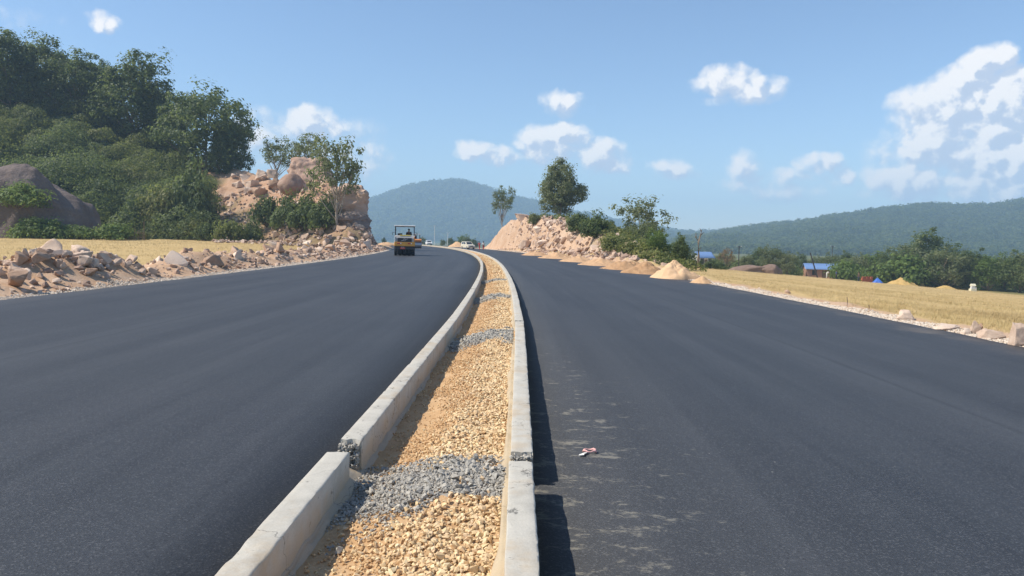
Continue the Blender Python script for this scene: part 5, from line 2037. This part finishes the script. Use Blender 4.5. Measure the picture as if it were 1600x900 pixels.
# second roller, steel drums, farther up the road
p = at(650, 387, 132)
r2 = empty('road_roller', (p.x, 132, 0), R(12))
tag(r2, 'small orange steel drum road roller with white roof behind the big one', 'road roller', 'road rollers')
for yy in (.65, 3.2):
    dr = MB().tube([(-1.0, yy, .62), (1.0, yy, .62)], .62, 28).build('drum', M['steel'], r2)
    fr = MB().box((0, yy, 1.0), (2.2, .3, .22), bevel=.04)
    for sx in (-1.06, 1.06):
        fr.box((sx, yy, .75), (.07, .3, .5), bevel=.02)
    fr.build('drum_frame', M['orange'], r2)
MB().prism([(.1, 1.1), (.0, 1.45), (.35, 1.62), (1.5, 1.66), (1.5, 1.0)], -.95, .95).build('engine_cover', M['orange'], r2)
MB().box((0, 2.0, 1.1), (1.8, 1.4, .4), bevel=.05).build('chassis', M['dark_metal'], r2)
for sx in (-.8, .8):
    for sy in (1.4, 2.6):
        MB().box((sx, sy, 2.0), (.06, .06, .95)).build('roof_post', M['dark_metal'], r2)
MB().box((0, 2.0, 2.5), (1.8, 1.5, .09), bevel=.03).build('roof', M['white_paint'], r2)
st = MB().box((0, 1.85, 1.55), (.5, .45, .3), bevel=.05)
st.box((0, 1.62, 1.8), (.5, .1, .4), bevel=.04)
st.build('seat', M['rubber'], r2)
q = r2.matrix_basis @ Vector((0, 1.85, 1.66))
person((q.x, q.y, q.z), R(12) + math.pi, 'person in dark clothes on the small orange roller', SIT, M['cloth_dark'], M['cloth_dark'], 1.68)


def car(name, loc, rz, label, paint, group, sc=1.0):
    c = empty(name, loc, rz)
    c.scale = (sc,) * 3
    tag(c, label, 'car', group)
    bd = MB()
    bd.prism([(-2.0, .35), (-2.05, .62), (-1.98, .88), (-.95, 1.02), (2.0, 1.05), (2.05, .6), (2.0, .35)], -.83, .83)
    body = bd.build('body', paint, c)
    mb = MB()
    lo_, hi_ = [(-.83, -1.0, 1.0), (.83, -1.0, 1.0), (.83, 1.98, 1.03), (-.83, 1.98, 1.03)], [(-.68, -.35, 1.62), (.68, -.35, 1.62), (.68, 1.72, 1.66), (-.68, 1.72, 1.66)]
    A = [mb.bm.verts.new(v) for v in lo_]
    Bv = [mb.bm.verts.new(v) for v in hi_]
    mb.bm.faces.new(Bv)
    for i in range(4):
        mb.bm.faces.new([A[i], A[(i + 1) % 4], Bv[(i + 1) % 4], Bv[i]])
    mb.build('cabin', paint, c)

    def pane(nm, i, f0, f1, g0, g1):
        j = (i + 1) % 4
        P = lambda u, v: (Vector(lo_[i]).lerp(Vector(lo_[j]), u)).lerp(Vector(hi_[i]).lerp(Vector(hi_[j]), u), v)
        q = [P(f0, g0), P(f1, g0), P(f1, g1), P(f0, g1)]
        nrm = (q[1] - q[0]).cross(q[3] - q[0]).normalized() * .012
        m = MB()
        a = [m.bm.verts.new(v + nrm) for v in q]
        b = [m.bm.verts.new(v - nrm) for v in q]
        m.bm.faces.new(a)
        m.bm.faces.new(b[::-1])
        for k in range(4):
            m.bm.faces.new([a[k], a[(k + 1) % 4], b[(k + 1) % 4], b[k]])
        m.build(nm, M['glass'], c)
    pane('windscreen', 0, .08, .92, .12, .9)
    pane('rear_window', 2, .1, .9, .2, .88)
    for i in (1, 3):
        pane('side_window', i, .12, .48, .15, .88)
        pane('side_window', i, .53, .88, .15, .88)
    for sx in (-.58, .58):
        MB().box((sx, -2.03, .72), (.32, .08, .16), bevel=.03).build('headlight', M['lamp_glass'], c)
    MB().box((0, -2.05, .72), (.7, .05, .13), bevel=.02).build('grille', M['dark_metal'], c)
    MB().box((0, -2.06, .45), (1.6, .12, .16), bevel=.04).build('bumper', M['grey_paint'], c)
    for sx in (-.76, .76):
        for sy in (-1.3, 1.3):
            wheel(c, (sx, sy, .32), .32, .2, seg=14)
    return c


p = at(731, 389, 140)
car('parked_car', (p.x, 140, road_z(p.x, 140)), R(28), 'small cream car standing on the right carriageway by the mound', M['cream_paint'], 'far cars', .86)
p = at(670, 383, 215)
car('parked_car', (p.x, 215, road_z(p.x, 215)), R(15), 'white car far off where the road disappears', M['white_paint'], 'far cars', .9)
p = at(749, 391, 128)
person((p.x, 128, road_z(p.x, 128)), R(160), 'person in a red shirt walking beside the mound cut', WALK, M['cloth_red'], M['cloth_red'], 1.5, 'two people by the mound')
p = at(753, 391, 129)
person((p.x + .25, 129, road_z(p.x + .25, 129)), R(175), 'person in a white shirt beside the red shirted one', WALK, M['cloth_white'], M['cloth_red'], 1.55, 'two people by the mound')
for (px, py, Y, lb, jt, s_, t_) in ((1291, 444, 128, 'person in pale clothes in the rice field, before the brick house', BEND, M['cloth_white'], M['cloth_white']), (1306, 445, 126, 'person in a dark shirt in the rice field, right of the brick house', STAND, M['cloth_blue'], M['cloth_dark']), (1341, 446, 122, 'lone dark figure standing in the rice field near the blue tarpaulin', STAND, M['cloth_brown'], M['cloth_dark'])):
    p = at(px, py, Y)
    person((p.x, Y, gz(p.x, Y)), random.uniform(0, 6), lb, jt, s_, t_, 1.6, 'people in the rice field')


# ================================================================== houses, poles, fence
def house(px, pyb, Y, rz, length, depth, wall_h, roof_h, wallm, roofm, label, name='house'):
    p = at(px, pyb, Y)
    z = gz(p.x, Y)
    h = empty(name, (p.x, Y, z - .1), rz)
    tag(h, label, 'house', 'houses beyond the rice field')
    l, d = length / 2, depth / 2
    th = .18
    # walls with openings left for the door and the windows on the front
    ops = [(-l * .55, .9, 1.1, .75, wall_h * .85), (l * .05, .9, 0, .0, 1.75 if wall_h > 1.9 else wall_h * .85), (l * .6, .9, 1.1, .75, wall_h * .85)]
    ft = MB()
    xs_ = -l
    for (cx, w, _, z0, z1) in ops:
        a, b = cx - w / 2, cx + w / 2
        ft.box(((xs_ + a) / 2, -d, wall_h / 2), (a - xs_, th, wall_h))
        if z0 > 0:
            ft.box((cx, -d, z0 / 2), (w, th - .004, z0))
        ft.box((cx, -d, (z1 + wall_h) / 2), (w, th - .004, wall_h - z1))
        xs_ = b
    ft.box(((xs_ + l) / 2, -d, wall_h / 2), (l - xs_, th, wall_h))
    ft.build('front_wall', wallm, h)
    MB().box((0, d, wall_h / 2), (length, th, wall_h)).build('back_wall', wallm, h)
    for sx in (-1, 1):
        g = MB()
        g.prism([(-d + th / 2, 0), (-d + th / 2, wall_h), (0, wall_h + roof_h - .06), (d - th / 2, wall_h), (d - th / 2, 0)], sx * l - th / 2, sx * l + th / 2)
        g.build('gable_wall', wallm, h)
    for i, (cx, w, _, z0, z1) in enumerate(ops):
        if z0 > 0:
            wdw = MB().box((cx, -d + .03, (z0 + z1) / 2), (w - .02, .04, z1 - z0 - .02)).build('window', M['glass'], h)
            fr = MB()
            fr.box((cx, -d - .03, (z0 + z1) / 2), (.05, .06, z1 - z0))
            fr.box((cx, -d - .035, z0 + .03), (w, .1, .06))
            fr.build('window_frame', M['wood'], wdw)
        else:
            MB().box((cx, -d + .03, z1 / 2), (w - .02, .05, z1)).build('door', M['wood'], h)
    # corrugated sheets
    for sgn in (-1, 1):
        nx, ny = int(length * 7), 3
        X_ = np.linspace(-l - .45, l + .45, nx)
        T_ = np.linspace(0, 1, ny)
        XX_, TT_ = np.meshgrid(X_, T_)
        dep = d + .55
        Yv = sgn * dep * TT_
        Zv = wall_h + roof_h - (roof_h + .55 * roof_h / d) * TT_ + .03 * np.sin(XX_ * 14) + .05
        me = np_mesh('roof', np.stack([XX_, Yv, Zv], -1).reshape(-1, 3), grid_faces(ny, nx), roofm, True)
        o = link_obj('roof', me, h)
        s_ = o.modifiers.new('Solidify', 'SOLIDIFY')
        s_.thickness = .03
    return h


house(1283, 436, 150, R(-12), 6.2, 4.0, 2.1, .9, M['wall_brick'], M['roof_blue'], 'low brick house with blue sheet roof beyond the rice field')
house(1097, 414, 150, R(14), 2.9, 2.8, 2.3, .9, M['wall_white'], M['roof_blue'], 'small white house with blue roof behind the dead tree')
# far pale shed roof and tarpaulin
p = at(1371, 444, 132)
z = gz(p.x, 132)
tp = link_obj('tarpaulin', None if False else heap_mesh('tarpaulin', 15, .95, .95, M['tarp_blue']))
tp.location = (p.x, 132, z - .05)
tag(tp, 'blue tarpaulin thrown over a heap at the field edge', 'tarpaulin')
bk = empty('brick_stack', (p.x - .9, 134, z - .05), .2)
tag(bk, 'red brick stack behind the blue tarpaulin', 'brick stack')
bme = MB().box((0, 0, 0), (.42, .2, .17), bevel=.012).mesh('brick', M['brick_red'])
for k in range(6):
    for i in range(5):
        for j in range(2):
            if k > 3 and (i + j) % 2:
                continue
            o = link_obj('brick', bme, bk)
            o.location = (-.9 + .44 * i + random.uniform(-.015, .015), .22 * j, .09 + .175 * k)
            o.rotation_euler = (0, 0, random.gauss(0, .03))
p = at(1520, 449, 122)
z = gz(p.x, 122)
sh_ = empty('small_shelter', (p.x, 122, z - .05), 0)
sh_.scale = (.62, .62, .62)
tag(sh_, 'tiny pale plastered shelter at the edge of the trees', 'shelter')
MB().box((0, 0, .35), (1.5, 1.1, .7), bevel=.05).build('plinth', M['plaster'], sh_)
MB().box((0, 0, 1.1), (.95, .7, .85), bevel=.04).build('niche', M['wall_white'], sh_)
MB().prism([(-.5, 1.5), (0, 2.05), (.5, 1.5)], -.62, .62).build('roof', M['plaster'], sh_)
for sx in (-.62, .62):
    MB().tube([(sx, -.4, .68), (sx, -.4, 1.25)], [.09, .06], 8).build('pillar', M['wall_white'], sh_)


def pole(px0, py0, px1, py1, Y, r, mat, label, name='utility_pole', group=None, arm=True):
    a = at(px0, py0, Y)
    a.z = gz(a.x, Y) - .3
    b = at(px1, py1, Y)
    o = empty(name, a)
    tag(o, label, 'pole', group)
    MB().tube([(0, 0, 0), ((b - a) * .5)[:], (b - a)[:]], [r, r * .9, r * .75], 8).build('shaft', mat, o)
    if arm:
        t = b - a
        MB().box((t.x, t.y, t.z - .25), (1.1, .08, .09)).build('cross_arm', mat, o)
        for s_ in (-.45, 0, .45):
            MB().tube([(t.x + s_, t.y, t.z - .2), (t.x + s_, t.y, t.z)], .035, 6).build('insulator', M['white_paint'], o)
    return o


pole(1278, 442, 1266, 395, 124, .13, M['pole_dark'], 'dark pole leaning left in front of the brick house', 'leaning_pole', None, False)
pole(1154, 412, 1155, 384, 150, .10, M['pole_dark'], 'thin dark utility pole behind the earth bank', 'utility_pole', 'utility poles')
pole(1300, 405, 1301, 384, 190, .10, M['pole_dark'], 'faint utility pole behind the brick house roof', 'utility_pole', 'utility poles')
pole(679, 380, 679, 352, 250, .12, M['pole_white'], 'taller white pole where the road disappears', 'utility_pole', 'utility poles')
pole(699, 384, 700, 363, 240, .12, M['pole_white'], 'shorter white pole right of the taller white one', 'utility_pole', 'utility poles')
pole(225, 382, 225, 346, 102, .06, M['wood'], 'thin wooden post at the end of the field fence', 'fence_post', None, False)
for px, py0, py1, Y, lb in ((1323, 486, 464, 17.4, 'thin stake standing at the right road edge'), (1357, 492, 476, 16.6, 'shorter thin stake right of the taller one at the road edge')):
    Y = float(min(np.arange(12, 34, .05), key=lambda q: abs(at(px, py0, q).x - float(xr(q)) - R_EDGE - .75)))
    p = at(px, py0, Y)
    t = at(px + .5, py1, Y)
    zz = gz(p.x, Y)
    o = MB().tube([(p.x, Y, zz - .05), (p.x + .01, Y, (zz + t.z) / 2), (t.x, Y, t.z)], [.012, .011, .009], 6).build('stake', M['wood'])
    tag(o, lb, 'stake', 'stakes at the right road edge')

# dead tree beside the white house
a = at(1090, 424, 92)
z = gz(a.x, 92)
top = at(1094, 357, 92).z - z
dt = empty('dead_tree', (a.x, 92, z - .15))
tag(dt, 'bare dead tree trunk with broken limbs before the white house', 'dead tree')
tk = MB().tube([(0, 0, 0), (.05, 0, top * .35), (-.02, .05, top * .7), (.18, 0, top * .86), (.32, 0, top)], [.17, .14, .11, .07, .03], 8).build('trunk', M['bark'], dt, True)
for pts in ([(-.02, .05, top * .72), (-.35, 0, top * .80), (-.55, .1, top * .83)], [(.2, 0, top * .86), (.55, .1, top * .93), (.7, .1, top * .92)], [(0, 0, top * .5), (.4, .1, top * .56)], [(.28, 0, top * .95), (.08, 0, top * 1.03)], [(-.35, 0, top * .8), (-.38, 0, top * .9)]):
    MB().tube(pts, [.06 - .02 * i for i in range(len(pts))], 6).build('limb', M['bark'], dt, True)

# thin fence at the far edge of the left field
f0, f1 = at(128, 382, 101), at(226, 382, 101)
fe = empty('fence', (f0.x, 101, gz(f0.x, 101)))
tag(fe, 'thin stick fence at the far edge of the left field', 'fence')
nst = 26
stick = MB().tube([(0, 0, -.2), (.02, 0, .7), (0, .01, 1.5)], [.035, .03, .025], 5).mesh('stick', M['wood'])
for i in range(nst):
    o = link_obj('stick', stick, fe)
    x = (f1.x - f0.x) * i / (nst - 1)
    o.location = (x, random.uniform(-.05, .05), gz(f0.x + x, 101) - gz(f0.x, 101))
    o.rotation_euler = (random.gauss(0, .06), random.gauss(0, .06), 0)
    o.scale = (1, 1, random.uniform(.8, 1.15))
for zz in (.45, 1.05):
    MB().tube([(0, -.06, zz), ((f1.x - f0.x) * .5, -.06, zz + .06), (f1.x - f0.x, -.06, zz)], .025, 5).build('rail', M['wood'], fe)

# the scrap of cloth on the asphalt
p = at(920, 702, 5.25)
zz = road_z(p.x, 5.25)
cl = empty('cloth_loop', (p.x, 5.25, zz))
tag(cl, 'small pink and white cloth loop lying on the right carriageway', 'litter')
MB().tube([(.045 * math.cos(k / 14 * 6.1) + .008, .032 * math.sin(k / 14 * 6.1) + .01, .009 + .012 * abs(math.sin(k * .9))) for k in range(15)], [.007 + .003 * math.sin(k) for k in range(15)], 6).build('loop', M['cloth_pink'], cl, True)
tl = bmesh.new()
V = [(-.02 - .012 * i + .006 * math.sin(i * 2) + sx * (.011 + .002 * i), -.022 - .02 * i, .006 + .006 * abs(math.sin(i * 1.7)) + (.004 if sx > 0 else 0)) for i in range(5) for sx in (-1, 1)]
o = link_obj('tail', np_mesh('tail', V, [[2 * i, 2 * i + 1, 2 * i + 3, 2 * i + 2] for i in range(4)], M['cloth_white']), cl)
o.modifiers.new('Solidify', 'SOLIDIFY').thickness = .003
tl.free()

# ================================================================== haze
hz = MB().box((-900, 1780, 113), (9000, 4200, 254)).build('haze', None if False else M['ground'])
hm = bpy.data.materials.new('haze')
hm.use_nodes = True
hm.node_tree.nodes.clear()
ho = hm.node_tree.nodes.new('ShaderNodeOutputMaterial')
pv = hm.node_tree.nodes.new('ShaderNodeVolumePrincipled')
pv.inputs['Color'].default_value = (.48, .71, .97, 1)
pv.inputs['Density'].default_value = .00039
pv.inputs['Anisotropy'].default_value = 0.0
hm.node_tree.links.new(pv.outputs[0], ho.inputs['Volume'])
hz.data.materials.clear()
hz.data.materials.append(hm)
tag(hz, 'thin blue haze filling the air over the valley', 'haze', kind='stuff')
